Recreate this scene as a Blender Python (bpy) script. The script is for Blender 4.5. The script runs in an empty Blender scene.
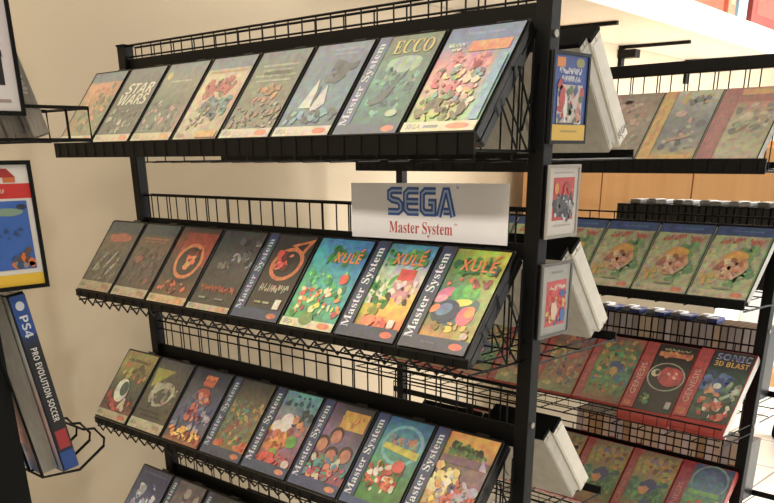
import bpy, bmesh, math, random
from mathutils import Vector, Matrix
D = bpy.data
C = bpy.context.scene.collection
PI = math.pi
R = math.radians

# ------------------------------------------------------------------ helpers
def lin(h):
    h = h.lstrip('#')
    o = []
    for i in (0, 2, 4):
        c = int(h[i:i+2], 16) / 255
        o.append(c/12.92 if c <= .04045 else ((c+.055)/1.055)**2.4)
    return tuple(o) + (1.0,)

def mat(name, col, rough=.5, metal=0, coat=0, coat_r=.1, noise=0, nscale=30, bump=0, spec=.5, trans=0):
    m = D.materials.new(name); m.use_nodes = True
    nt = m.node_tree; b = nt.nodes['Principled BSDF']
    c = lin(col)
    b.inputs['Base Color'].default_value = c
    b.inputs['Roughness'].default_value = rough
    b.inputs['Metallic'].default_value = metal
    b.inputs['Coat Weight'].default_value = coat
    b.inputs['Coat Roughness'].default_value = coat_r
    b.inputs['Specular IOR Level'].default_value = spec
    b.inputs['Transmission Weight'].default_value = trans
    tc = nt.nodes.new('ShaderNodeTexCoord')
    if noise or bump:
        n = nt.nodes.new('ShaderNodeTexNoise'); n.inputs['Scale'].default_value = nscale
        n.inputs['Detail'].default_value = 5
        nt.links.new(tc.outputs['Object'], n.inputs['Vector'])
        if noise:
            r = nt.nodes.new('ShaderNodeValToRGB')
            r.color_ramp.elements[0].position = .3; r.color_ramp.elements[1].position = .7
            r.color_ramp.elements[0].color = tuple(v*(1-noise) for v in c[:3]) + (1,)
            r.color_ramp.elements[1].color = tuple(min(1, v*(1+noise)) for v in c[:3]) + (1,)
            nt.links.new(n.outputs['Fac'], r.inputs['Fac'])
            nt.links.new(r.outputs['Color'], b.inputs['Base Color'])
        if bump:
            bp = nt.nodes.new('ShaderNodeBump'); bp.inputs['Strength'].default_value = bump
            bp.inputs['Distance'].default_value = .002
            nt.links.new(n.outputs['Fac'], bp.inputs['Height'])
            nt.links.new(bp.outputs['Normal'], b.inputs['Normal'])
    return m

def print_mat(name, rough, coat, coat_r, detail=0, dust=0):  # dust: amount of painted reflection haze, a flat grey in the colour
    m = D.materials.new(name); m.use_nodes = True
    nt = m.node_tree; b = nt.nodes['Principled BSDF']
    a = nt.nodes.new('ShaderNodeAttribute'); a.attribute_name = 'ink'
    b.inputs['Roughness'].default_value = rough
    b.inputs['Coat Weight'].default_value = coat
    b.inputs['Coat Roughness'].default_value = coat_r
    if detail: b.inputs['Coat IOR'].default_value = 1.75
    tc = nt.nodes.new('ShaderNodeTexCoord')
    if detail:
        g = nt.nodes.new('ShaderNodeTexNoise'); g.inputs['Scale'].default_value = 75; g.inputs['Detail'].default_value = 3; g.inputs['Roughness'].default_value = .65
        nt.links.new(tc.outputs['Object'], g.inputs['Vector'])
        cr = nt.nodes.new('ShaderNodeMix'); cr.data_type = 'RGBA'; cr.blend_type = 'OVERLAY'; cr.inputs['Factor'].default_value = detail
        hs = nt.nodes.new('ShaderNodeBrightContrast'); hs.inputs['Contrast'].default_value = 1.2
        nt.links.new(g.outputs['Color'], hs.inputs['Color'])
        nt.links.new(a.outputs['Color'], cr.inputs['A']); nt.links.new(hs.outputs['Color'], cr.inputs['B']); sa = nt.nodes.new('ShaderNodeHueSaturation'); sa.inputs['Saturation'].default_value = .9; nt.links.new(cr.outputs['Result'], sa.inputs['Color']); 
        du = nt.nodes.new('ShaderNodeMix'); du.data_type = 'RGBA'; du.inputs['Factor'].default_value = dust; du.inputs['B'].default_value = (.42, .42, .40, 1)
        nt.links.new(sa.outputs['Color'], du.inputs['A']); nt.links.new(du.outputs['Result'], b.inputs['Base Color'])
    else: nt.links.new(a.outputs['Color'], b.inputs['Base Color'])
    n = nt.nodes.new('ShaderNodeTexNoise'); n.inputs['Scale'].default_value = 14
    nt.links.new(tc.outputs['Object'], n.inputs['Vector'])
    bp = nt.nodes.new('ShaderNodeBump'); bp.inputs['Strength'].default_value = .12
    bp.inputs['Distance'].default_value = .004
    nt.links.new(n.outputs['Fac'], bp.inputs['Height'])
    nt.links.new(bp.outputs['Normal'], b.inputs['Coat Normal'])
    return m

M = dict(
    wire=mat('black_powder_coated_wire', '060606', .5, 0, 0, .3, spec=.18, noise=.3, nscale=60),
    post=mat('black_powder_coated_steel', '090909', .5, 0, 0, .3, spec=.2, noise=.3, nscale=25, bump=.08),
    case=mat('black_case_plastic', '0a0a0a', .35, 0, .2, .25, noise=.25, nscale=40),
    clear=mat('pale_clear_sleeve', 'b9b8ae', .2, 0, .6, .1, noise=.05),
    white_case=mat('white_case_plastic', 'e2ddd0', .4, 0, .3, .2, noise=.05, nscale=50),
    grey_case=mat('grey_white_case_plastic', 'bdb8ac', .45, 0, .2, .2, noise=.12, nscale=45),
    scuffed=mat('scuffed_grey_brown_plastic', '857c6f', .4, 0, .3, .2, noise=.35, nscale=55),
    red_card=mat('red_cardboard', 'a8322e', .4, 0, .4, .2, noise=.12, nscale=20),
    blue_case=mat('blue_clear_plastic', '1f3f8e', .25, 0, .5, .1, noise=.1),
    wall=mat('cream_painted_wall', 'b1a28a', .75, noise=.035, nscale=1.3, bump=.06),
    wall_far=mat('pale_painted_wall', 'c9cdd2', .8, noise=.03, nscale=1.5),
    ceiling=mat('white_ceiling_paint', 'dcd8cc', .85, noise=.02, nscale=2),
    shelf=mat('white_laminate', 'e9e4d8', .45, noise=.03, nscale=6),
    wood=None,
    screw=mat('brushed_screw_metal', '8f8b82', .35, .7, noise=.1),
    paper=mat('white_card', 'f0eff4', .6, noise=.02, nscale=12),
    rubber=mat('black_rubber', '0e0e0e', .85, noise=.2, spec=.15),
    carton=mat('brown_cardboard', 'a4895c', .7, noise=.1, nscale=20),
    lamp=None,
    ink=print_mat('printed_cover_in_sleeve', .5, 1, .2, .5),
    ink_hazed=print_mat('printed_cover_in_sleeve_painted_haze', .5, 1, .25, .5, .24),  # sleeve reflection haze painted in: grey mixed into the cover colour
    ink_m=print_mat('printed_card', .55, .15, .3),
)

def wood_mat():
    m = D.materials.new('honey_pine_wood'); m.use_nodes = True
    nt = m.node_tree; b = nt.nodes['Principled BSDF']
    tc = nt.nodes.new('ShaderNodeTexCoord'); mp = nt.nodes.new('ShaderNodeMapping')
    mp.inputs['Scale'].default_value = (9, 9, .8)
    w = nt.nodes.new('ShaderNodeTexNoise'); w.inputs['Scale'].default_value = 3; w.inputs['Detail'].default_value = 6
    r = nt.nodes.new('ShaderNodeValToRGB')
    r.color_ramp.elements[0].color = lin('cf9a66'); r.color_ramp.elements[1].color = lin('eabb88')
    nt.links.new(tc.outputs['Object'], mp.inputs['Vector']); nt.links.new(mp.outputs['Vector'], w.inputs['Vector'])
    nt.links.new(w.outputs['Fac'], r.inputs['Fac']); nt.links.new(r.outputs['Color'], b.inputs['Base Color'])
    b.inputs['Roughness'].default_value = .5
    return m
M['wood'] = wood_mat()

def floor_mat():
    m = D.materials.new('pale_floor_tiles'); m.use_nodes = True
    nt = m.node_tree; b = nt.nodes['Principled BSDF']
    tc = nt.nodes.new('ShaderNodeTexCoord')
    k = nt.nodes.new('ShaderNodeTexBrick'); k.offset = 0
    k.inputs['Scale'].default_value = 1; k.inputs['Brick Width'].default_value = .45; k.inputs['Row Height'].default_value = .45
    k.inputs['Mortar Size'].default_value = .006
    k.inputs['Color1'].default_value = lin('dcd9d2'); k.inputs['Color2'].default_value = lin('d3cfc7'); k.inputs['Mortar'].default_value = lin('84807a')
    nt.links.new(tc.outputs['Object'], k.inputs['Vector']); nt.links.new(k.outputs['Color'], b.inputs['Base Color'])
    b.inputs['Roughness'].default_value = .3
    return m
M['floor'] = floor_mat()

class MB:
    """collects solids and links them as ONE mesh object"""
    def __init__(s, org=(0, 0, 0)):
        s.v = []; s.f = []; s.c = []; s.o = Vector(org)
    def add(s, vs, fs, cols=None):
        n = len(s.v)
        s.v += [Vector(p) - s.o for p in vs]
        s.f += [tuple(i+n for i in f) for f in fs]
        if cols is None: cols = [(1, 1, 1, 1)]*len(fs)
        s.c += cols
    def box(s, c, d, rx=0, rz=0):
        m = Matrix.Rotation(rz, 3, 'Z') @ Matrix.Rotation(rx, 3, 'X')
        vs = [Vector(c) + m @ Vector((x*d[0]/2, y*d[1]/2, z*d[2]/2)) for x in (-1, 1) for y in (-1, 1) for z in (-1, 1)]
        s.add(vs, [(0, 1, 3, 2), (4, 6, 7, 5), (0, 4, 5, 1), (2, 3, 7, 6), (0, 2, 6, 4), (1, 5, 7, 3)])
    def bx(s, x0, x1, y0, y1, z0, z1):
        s.box(((x0+x1)/2, (y0+y1)/2, (z0+z1)/2), (x1-x0, y1-y0, z1-z0))
    def tube(s, pts, r=.002, n=6, closed=False):
        pts = [Vector(p) for p in pts]
        if closed: pts = pts + [pts[0]]
        N = len(pts); rings = []
        for i, p in enumerate(pts):
            a = pts[max(i-1, 0)]; b = pts[min(i+1, N-1)]
            if closed and i in (0, N-1): a, b = pts[N-2], pts[1]
            t = (b-a).normalized()
            up = Vector((0, 0, 1)) if abs(t.z) < .9 else Vector((1, 0, 0))
            u = t.cross(up).normalized(); w = t.cross(u)
            # widen the mitre a little at bends
            k = 1.0
            if 0 < i < N-1:
                ca = (p-a).normalized().dot((b-p).normalized()); k = min(1.6, 1/max(.5, math.sqrt(max(0, (1+ca)/2))))
            rings.append([p + (u*math.cos(q*2*PI/n) + w*math.sin(q*2*PI/n))*r*k for q in range(n)])
        vs = [p for ring in rings for p in ring]; fs = []
        for i in range(N-1):
            for q in range(n):
                fs.append((i*n+q, i*n+(q+1) % n, (i+1)*n+(q+1) % n, (i+1)*n+q))
        fs += [tuple(range(n-1, -1, -1)), tuple((N-1)*n+q for q in range(n))]
        s.add(vs, fs)
    def cyl(s, a, b, r, n=16): s.tube([a, b], r, n)
    def build(s, name, m, parent=None, ink=False, bevel=0, smooth=False):
        me = D.meshes.new(name); me.from_pydata([tuple(v) for v in s.v], [], s.f)
        me.materials.append(m)
        if ink:
            at = me.color_attributes.new('ink', 'FLOAT_COLOR', 'CORNER')
            k = 0
            for fi, f in enumerate(s.f):
                c = s.c[fi]
                for j in range(len(f)):
                    at.data[k].color = c[j] if isinstance(c, list) else c
                    k += 1
        else:
            bm = bmesh.new(); bm.from_mesh(me); bmesh.ops.recalc_face_normals(bm, faces=bm.faces)
            bm.to_mesh(me); bm.free()
        if smooth:
            for p in me.polygons: p.use_smooth = True
        o = D.objects.new(name, me); C.objects.link(o)
        if parent: o.parent = parent
        if bevel:
            b = o.modifiers.new('edge', 'BEVEL'); b.width = bevel; b.segments = 2; b.limit_method = 'ANGLE'
        return o

def empty(name, loc=(0, 0, 0), rot=(0, 0, 0)):
    o = D.objects.new(name, None); o.empty_display_size = .05
    C.objects.link(o); o.location = loc; o.rotation_euler = rot
    return o
def tag(o, label, cat, group=None, kind=None):
    o['label'] = label; o['category'] = cat
    if group: o['group'] = group
    if kind: o['kind'] = kind
    return o
def structure(o): o['kind'] = 'structure'; return o
def copy_tree(o, parent=None):
    c = o.copy(); C.objects.link(c)
    if parent:
        c.parent = parent; c.matrix_parent_inverse = o.matrix_parent_inverse.copy()
    for ch in list(o.children): copy_tree(ch, c)
    return c

# ------------------------------------------------------------------ lettering
_glyph = {}
def serif(t):      # bold serif letters
    o = ''
    for ch in t:
        if 'A' <= ch <= 'Z': o += chr(0x1D400+ord(ch)-65)
        elif 'a' <= ch <= 'z': o += chr(0x1D41A+ord(ch)-97)
        else: o += ch
    return o
def bold(t):       # bold sans letters
    o = ''
    for ch in t:
        if 'A' <= ch <= 'Z': o += chr(0x1D5D4+ord(ch)-65)
        elif '0' <= ch <= '9': o += chr(0x1D7EC+ord(ch)-48)
        else: o += ch
    return o
def glyphs(t):
    """flat mesh of a line of text, its box scaled to -0.5..0.5"""
    if t in _glyph: return _glyph[t]
    cu = D.curves.new('txt', 'FONT'); cu.body = t; cu.resolution_u = 2
    o = D.objects.new('txt', cu); C.objects.link(o)
    bpy.context.view_layer.update()
    me = D.meshes.new_from_object(o.evaluated_get(bpy.context.evaluated_depsgraph_get()))
    vs = [(v.co.x, v.co.y) for v in me.vertices]; fs = [tuple(p.vertices) for p in me.polygons]
    D.objects.remove(o); D.curves.remove(cu); D.meshes.remove(me)
    if vs:
        x0 = min(v[0] for v in vs); x1 = max(v[0] for v in vs); y0 = min(v[1] for v in vs); y1 = max(v[1] for v in vs)
        vs = [((x-x0)/(x1-x0)-.5, (y-y0)/(y1-y0)-.5) for x, y in vs]
    _glyph[t] = (vs, fs)
    return _glyph[t]

class Print:
    """a printed sheet, W wide and H tall, facing -y, standing on z=0; layers lie a tenth of a millimetre apart"""
    def __init__(s, W, H, seed=0):
        s.W, s.H, s.k, s.mb = W, H, 0, MB(); s.rng = random.Random(seed)
    def P(s, u, v, k=None): return ((u-.5)*s.W, -.0003-.00008*(s.k if k is None else k), v*s.H)
    def grid(s, rows, nx=12, ny=16, jit=.0):
        rows = [[lin(c) for c in r.split()] for r in rows]
        nr = len(rows)
        def col(u, v):
            y = (1-v)*(nr-1) if nr > 1 else 0
            i = min(int(y), nr-2) if nr > 1 else 0; fy = y-i if nr > 1 else 0
            def rowc(r):
                n = len(r)
                if n == 1: return r[0]
                x = u*(n-1); j = min(int(x), n-2); fx = x-j
                return tuple(r[j][q]*(1-fx)+r[j+1][q]*fx for q in range(4))
            a = rowc(rows[i]); b = rowc(rows[min(i+1, nr-1)])
            return tuple(a[q]*(1-fy)+b[q]*fy for q in range(4))
        pc = [[None]*(ny+1) for _ in range(nx+1)]; vs = []; fs = []; cs = []
        for i in range(nx+1):
            for j in range(ny+1):
                c = col(i/nx, j/ny); q = 1+s.rng.uniform(-jit, jit)
                pc[i][j] = (min(1, c[0]*q), min(1, c[1]*q), min(1, c[2]*q), 1)
                vs.append(s.P(i/nx, j/ny, 0))
        I = lambda i, j: i*(ny+1)+j
        for i in range(nx):
            for j in range(ny):
                fs.append((I(i, j), I(i+1, j), I(i+1, j+1), I(i, j+1)))
                cs.append([pc[i][j], pc[i+1][j], pc[i+1][j+1], pc[i][j+1]])
        s.mb.add(vs, fs, cs); s.k = 1
        # the card behind the print
        e = rows[0][0]; w, h = s.W/2, s.H
        bv = [(-w, -.0003, 0), (w, -.0003, 0), (w, -.0003, h), (-w, -.0003, h), (-w, 0, 0), (w, 0, 0), (w, 0, h), (-w, 0, h)]
        s.mb.add(bv, [(4, 5, 1, 0), (5, 6, 2, 1), (6, 7, 3, 2), (7, 4, 0, 3), (7, 6, 5, 4)], [e]*5)
        return s
    def poly(s, pts, col, up=True):
        if up: s.k += 1
        s.mb.add([s.P(*p) for p in pts], [tuple(range(len(pts)))], [lin(col)])
        return s
    def rect(s, u0, v0, u1, v1, col): return s.poly([(u0, v0), (u1, v0), (u1, v1), (u0, v1)], col)
    def ell(s, cu, cv, ru, rv, col, rot=0, n=14, up=True, wob=0):
        pts = []
        for i in range(n):
            a = i*2*PI/n; q = 1+s.rng.uniform(-wob, wob)
            x = ru*s.W*math.cos(a)*q; y = rv*s.W*math.sin(a)*q
            c_, s_ = math.cos(rot), math.sin(rot)
            pts.append((cu+(x*c_-y*s_)/s.W, cv+(x*s_+y*c_)/s.H))
        pts = [(min(.995, max(.005, u)), min(.995, max(.005, v))) for u, v in pts]
        return s.poly(pts, col, up)
    def ring(s, cu, cv, ru, rv, wd, col, rot=0, n=20):
        s.k += 1; vs = []
        for i in range(n):
            a = i*2*PI/n
            for q in (1, 1-wd):
                x = ru*s.W*math.cos(a)*q; y = rv*s.W*math.sin(a)*q
                c_, s_ = math.cos(rot), math.sin(rot)
                vs.append(s.P(cu+(x*c_-y*s_)/s.W, cv+(x*s_+y*c_)/s.H))
        fs = [(2*i, 2*((i+1) % n), 2*((i+1) % n)+1, 2*i+1) for i in range(n)]
        s.mb.add(vs, fs, [lin(col)]*n); return s
    def blobs(s, u0, v0, u1, v1, n, size, cols, wob=.25):
        cols = cols.split(); s.k += 1; k0 = s.k; n = int(n*1.6); size *= .8
        for i in range(n):
            s.k = k0+(i % 5)
            a = size*s.rng.uniform(.5, 1.4)
            s.ell(s.rng.uniform(u0, u1), s.rng.uniform(v0, v1), a, a*s.rng.uniform(.4, 1), s.rng.choice(cols), s.rng.uniform(0, PI), 8, False, wob)
        s.k = k0+5
        return s
    def text(s, t, cu, cv, ln, ht, col, rot=0, arch=0, skew=0):
        """ln and ht in units of the sheet's width"""
        vs, fs = glyphs(t); s.k += 1
        rot = R(rot); out = []
        for x, y in vs:
            X = (x*ln+skew*y*ht)*s.W; Y = (y*ht - arch*(x*2)**2)*s.W
            out.append(s.P(cu+(X*math.cos(rot)-Y*math.sin(rot))/s.W, cv+(X*math.sin(rot)+Y*math.cos(rot))/s.H))
        s.mb.add(out, fs, [lin(col)]*len(fs)); return s
    def scrawl(s, cu, cv, ln, ht, col, n=6, rot=0):
        """lettering too blurred to read: letter-like strokes, no characters"""
        s.k += 1; k0 = s.k; w = ln/n; H = s.H/s.W; rot = R(rot)
        def bar(x0, y0, x1, y1, t):
            d = Vector((x1-x0, y1-y0)); m_ = d.length or 1; nx, ny = -d.y/m_*t, d.x/m_*t
            q = [(x0+nx, y0+ny), (x0-nx, y0-ny), (x1-nx, y1-ny), (x1+nx, y1+ny)]
            s.poly([(cu+x*math.cos(rot)-y*math.sin(rot), cv+(x*math.sin(rot)+y*math.cos(rot))/H) for x, y in q], col, False)
        for i in range(n*2):
            x = -ln/2+(i+.5)*w/2; h = ht/2*s.rng.uniform(.45, 1); y = (ht/2-h)*s.rng.choice((-1, 0, 1)); j = w*s.rng.uniform(-.2, .2)
            s.k = k0+i % 2; bar(x-j, y-h, x+j, y+h, w*s.rng.uniform(.1, .2))
            if i % 3 == 0: s.k = k0+2; bar(x-w*.3, y, x+w*.3, y+h*s.rng.uniform(-.6, .6), w*.12)
        s.k = k0+3; return s
    def build(s, name, parent, m=None):
        return s.mb.build(name, m or M['ink'], parent, ink=True)

# ------------------------------------------------------------------ game covers (one function, many designs)
CW, CH = .1315, .181
MS = serif('Master System')
def strip_left(p, strip='3c4a66', ink='c6cede', foot='3c4660', logo='d0703c', w=.2, fh=.1):
    p.rect(0, 0, w, 1, strip); p.rect(0, 0, 1, fh, foot)
    p.text(MS, w*.5, .51, 1.16, w*.75, ink, 90)
    p.ell(.84, fh*.5, .1, .045, logo)
def foot(p, c='c9c1a4', ink='6d6a66', logo='cf7a45', h=.1):
    p.rect(0, 0, 1, h, c); p.text('SEGA', .14, h*.5, .18, .06, ink); p.ell(.82, h*.5, .12, .042, logo)
def bars(p, rows):   # lines of small print, too small to read in the photo
    for (u, v, w, col) in rows: p.rect(u-w/2, v-.012, u+w/2, v+.012, col)

def d_hills(p):  # top-tier print colours lightened to carry haze, from here to d_picnic
    p.grid(['6f8084 6a7c82 6c7d80', 'cf8a5c d79468 b98058', 'a98a60 c08050 80805c', '7d8458 8b8a5e 6d7c5c', 'b27a50 86845c 6c7a5a', '888860 788460 7c8460'], jit=.12)
    p.rect(0, .86, 1, 1, '5f757e'); p.blobs(.2, .2, .9, .8, 26, .07, 'd98a5c b86a44 6a7c58 9a9468 c99068 59705a'); foot(p)
def d_stars(p):
    p.grid(['6b7577 687274', '5a6258 565e55', '474f47 4c544a', '4b5046 545a4d', '50564a 4a5046'], jit=.1)
    p.text(bold('STAR'), .56, .72, .72, .2, 'd8d6c2', skew=.2); p.text(bold('WARS'), .5, .57, .78, .2, 'd2d0bc', skew=.2)
    p.blobs(.1, .14, .9, .45, 26, .05, '7f8676 99a08c 3c433c b4b8a2 666e60 a6a48c'); foot(p, 'c4bb98', logo='d1854c')
def d_moss(p):
    p.grid(['6d8088 687b82', '7c8474 82826e', '5a6a5c 5c6c5c 6c6c60', '566658 5a6858 a07c78', '6a7668 5c6a5a 8a7a6c'], jit=.1)
    p.ell(.14, .84, .07, .07, 'd3a84c', n=5); bars(p, [(.5, .76, .5, 'a5ab92')])
    p.blobs(.05, .12, .9, .5, 24, .06, '9aa28e 4d5b4e b0a898 6f7d6c b58a84'); foot(p, 'bfb48c', logo='c9a054')
def d_racer(p):
    p.grid(['70828a 6c7e86', 'c4b896 c8bc9c', 'cbbf9e b88a74', 'b9ad8e 9b8c7a', 'c0b492 b0a486'], jit=.06)
    p.rect(0, .86, 1, 1, '6a7c86'); bars(p, [(.5, .82, .8, 'b08a5a')])
    p.blobs(.2, .5, .8, .74, 16, .09, 'b9584a c46a58 a84c44 7c5a50'); p.blobs(.3, .25, .85, .52, 16, .09, '5f8e84 6f9c90 4c7474 54606c')
    p.blobs(.1, .12, .5, .4, 10, .06, '8c8474 aca48e 6c685e'); p.rect(.5, .02, .95, .1, 'c8a04e'); p.text('SEGA', .16, .05, .18, .06, '77746c')
def d_temple(p):
    p.grid(['6c7c84 6a7a82', '6d7a6e 6a776a', '767d6a 707864', '6c7264 747060', '6e7266 70725f', '74786a 787868'], jit=.12)
    for v, w in ((.83, .7), (.77, .6), (.71, .8), (.65, .7)): bars(p, [(.5, v, w, '9aa38c')])
    p.scrawl(.52, .74, .55, .09, '55604c', 7); p.blobs(.3, .38, .75, .58, 10, .07, 'c08052 ad7048 b88c60')
    p.blobs(.05, .12, .95, .38, 34, .045, '8e9080 585e52 7c7466 a09a88 9c7a5c'); foot(p, 'c3bea8', logo='d07a4a')
def d_night(p):
    p.grid(['76869a 72839a', '6a7c92 667890', '5f7890 587c90', '68889a 5c8696', '5a7688 566c7c', '4c5a66 54626c'], jit=.06)
    bars(p, [(.6, .93, .5, '8494a4'), (.6, .88, .4, '8494a4')])
    p.blobs(.5, .58, .85, .75, 9, .1, '48565e 54646c 3f4c56')
    p.poly([(.22, .3), (.36, .62), (.46, .36), (.56, .55), (.66, .34), (.5, .24), (.44, .3)], 'c9cfc8'); p.ell(.44, .42, .03, .16, '4a5a62')
    p.blobs(.1, .14, .9, .26, 14, .08, '6b9fac 49707e 7cadb8 43505c'); foot(p, 'cdc8b4', logo='d2693c')
def d_reef(p):
    p.grid(['6f7c62 6c7a62 68765c', '587a6a 5c7c68 566c58', '4c8078 74a094 5a7c6a', '418078 4f8f86 3e7266', '3a6c70 3f7c78 3c6c62', '40586a 3e6468 40665e'], jit=.12)
    p.ell(.6, .7, .26, .12, '9ab8a4', wob=.1); p.blobs(.3, .2, .9, .65, 30, .07, '6fae9c 35665f 2d5a58 88b8a4 4f7e80 8c9c96')
    p.poly([(.3, .32), (.5, .42), (.74, .66), (.62, .44), (.55, .32), (.38, .28)], '4a5f68')
    strip_left(p, '4c5f86', 'd3d9e2', '455a72', 'cf7a50'); p.text(serif('ECCO'), .62, .87, .6, .19, 'd3bf62'); p.ell(.78, .2, .09, .05, 'a9b8a0')
def d_picnic(p):
    p.grid(['6483a8 6684a8 6a88ac', '6c88ac 7088ac 6c94b4', 'd98a98 dc7e8c 70a6bc', 'd8a49c d8929a 88b0b8', 'c6c890 d0a890 7cb4b4', 'a8c47c b6c878 88b8a4', 'd8d49c d4d098 c4ccb4'], jit=.07)
    p.rect(0, .86, 1, 1, '5674a2'); p.text(serif('Master System'), .52, .93, .5, .05, '90a6c4')
    p.blobs(.14, .6, .74, .72, 18, .08, 'e07c8c d86878 e48c94 dc98a0 c86470'); p.rect(.4, .75, .93, .85, 'd89a58'); p.scrawl(.66, .8, .56, .13, 'e06c3c', 6); p.scrawl(.2, .82, .22, .05, 'd8dcc8', 5); p.scrawl(.22, .775, .12, .04, 'd8dcc8', 2)
    p.blobs(.08, .2, .75, .6, 46, .062, 'e4d4b4 d4626a 6a9a6c d8a094 f0e4c8 88a8b0 d8c06c 7a6458'); p.blobs(.1, .12, .7, .28, 18, .07, 'c9cc74 a8c068 7a8450 6c5c48')
    p.rect(.85, .1, .97, .7, '7cb0c4'); p.rect(0, 0, 1, .09, 'e2deb8'); p.text('SEGA', .16, .045, .2, .06, '6c7488'); bars(p, [(.4, .045, .2, '8890a0')]); p.ell(.76, .045, .16, .036, 'dd8a54')

def d_duel(p):
    p.grid(['35484c 34484e', '66503f 584c40', '4c4a40 4c4c44', '4c483c 4e4c44', '46463c 403f38'], jit=.12)
    p.rect(0, .85, 1, 1, '33464c'); p.ell(.5, .77, .34, .09, '9c5238', wob=.15)
    for a, b in ((.25, .4), (.55, .45), (.7, .36)): p.ell(a, b, .035, .2, '8a8a7c', -.5)
    p.blobs(.1, .16, .9, .6, 22, .07, '5c564a 3a3a34 6c6658 4f4438'); foot(p, '8f8265', ink='55503f', logo='8a6c4c', h=.13)
def d_fight(p):
    p.grid(['33474f 33474f', '5c4a3a 5c4a3a', '4c4640 4a443c', '4a423c 54443c', '3c3a34 443c34'], jit=.12)
    p.rect(0, .86, 1, 1, '30444c'); bars(p, [(.5, .8, .7, '8a5e3c'), (.5, .76, .6, '7a5438')])
    p.blobs(.1, .16, .9, .66, 28, .08, '544c44 3c3834 7c4a40 5f554a 8f4e44 413c38'); foot(p, '9c9074', ink='55503f', logo='8f7850', h=.12)
def d_arena(p):
    p.grid(['3c3f40 3c3a38', '7c3a28 70352a', '473a32 5c3a2c', '45403a 403a34', '50463a 5c4334', '6c4430 6c4834'], jit=.1)
    p.rect(.2, .5, .97, .93, '8f3a24'); p.ell(.55, .52, .36, .34, '37342e'); p.ring(.55, .56, .34, .32, .2, 'b86a34')
    p.blobs(.5, .48, .75, .7, 12, .07, 'd2602f b84a28 c98a4c 5c2c20'); p.blobs(.12, .16, .8, .3, 16, .07, 'b2532e 8f4428 a8683c 5c4030'); foot(p, 'b09a70', ink='5a5040', logo='b88c50', h=.1)
def d_shade(p):
    p.grid(['3f4448 40403f', '3c3f42 44423e', '3a3a3a 4c4a48', '3c3834 3c3a38', '3c3a34 3c3830', '383630 3c3630'], jit=.12)
    p.blobs(.45, .6, .95, .88, 14, .07, '5c5c60 7c8088 2e2e30 50504e 8c8c88'); p.blobs(.15, .5, .5, .62, 8, .06, '6c6662 4c4846')
    p.scrawl(.5, .27, .8, .12, '9a4a30', 8); bars(p, [(.25, .15, .16, '7e847c'), (.65, .15, .2, '6e746c')]); foot(p, 'a8a084', ink='5c5a50', logo='a88a5c', h=.07)
def d_flame(p):
    p.grid(['3a3a3c 302e2c', '33302c 2e2b28', '302c28 2e2a26', '302c28 2c2824', '34302c 2e2a26', '3c4454 3c4454'], jit=.08)
    p.ring(.62, .66, .32, .27, .22, 'b8622c', .2); p.poly([(.55, .88), (.98, .97), (.86, .78)], 'b8622c'); p.poly([(.66, .87), (.88, .92), (.82, .82)], '2c2824')
    p.blobs(.36, .6, .66, .78, 12, .07, 'b8302a d0483a 5c2420 c86a4c'); p.scrawl(.62, .37, .6, .13, 'a9a28a', 7)
    bars(p, [(.42, .2, .14, '8c8a5c'), (.6, .2, .14, '8f9478')]); p.rect(.78, .14, .9, .25, 'ccc8b8'); strip_left(p, '36435f', 'aab2c2', '36435c', 'b0683e', fh=.12)
def frog_title(p, cu, cv, w=.5):
    p.blobs(cu-w*.75, cv-.08, cu+w*.5, cv+.09, 14, .07, '3c8a3c 2f7434 58a04a 28663a'); p.text(bold('XULE'), cu, cv-.006, w, .155, 'e0742c'); p.poly([(cu+w*.34, cv+.07), (cu+w*.42, cv+.07), (cu+w*.52, cv+.11), (cu+w*.44, cv+.11)], 'e0742c')
def d_lagoon(p):
    p.grid(['2a8ab4 1f78b4 2468a8', '38a8b4 2e86b4 2470ac', '3c9c7c 3ca0a4 308cac', '4caa70 50b08c 3c9ca8', '4aa468 4c9c64 409c98', '5ca458 4c9858 3c9478'], jit=.1)
    frog_title(p, .66, .8, .48); p.blobs(.1, .35, .9, .62, 22, .07, '48a860 6cc070 2e8a54 88c85c 3ca0a8'); p.blobs(.12, .14, .95, .44, 36, .055, 'd2d654 3c8c44 d0483c e8e0b4 e08c3c 58a858 a84c54 d8d4a0')
    p.ell(.78, .56, .08, .08, 'd24a3c'); foot(p, 'c8c8a0', logo='d07a48', h=.09); p.ell(.44, .1, .13, .1, '6f8c54')
def d_swamp(p):
    p.grid(['2c7c5c 2e80a8 2c74ac', '6cac70 5ca0b4 4c94b8', '9cb894 b8c4bc c0c0b4', '58a048 c0b89c d8c0a8', 'e8c838 e8cc40 e4b83c', '48943c e0c23c e0a838', '3c8038 d85a38 d86440', '3c8038 b84838 b84c38'], jit=.1)
    p.blobs(.22, .36, .6, .62, 20, .09, '3c9c3c 2c8038 5cb44c a8cc88 d8d8c8'); p.rect(.58, .62, .84, .74, 'd0302c'); p.rect(.56, .44, .86, .6, 'c88a94'); p.blobs(.56, .4, .95, .6, 12, .06, 'e0d4cc 44322c b87c84 d8b49c')
    p.blobs(.2, .26, .5, .34, 8, .07, 'a08838 7c8c34 c8a834'); frog_title(p, .64, .84, .5); p.blobs(.3, .14, .85, .2, 8, .07, 'e07850 c84030'); p.rect(.78, .14, .88, .22, 'd0d0c0')
    strip_left(p, '30405c', 'd4dae4', '38445c', 'd2643c', w=.22, fh=.13)
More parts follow.
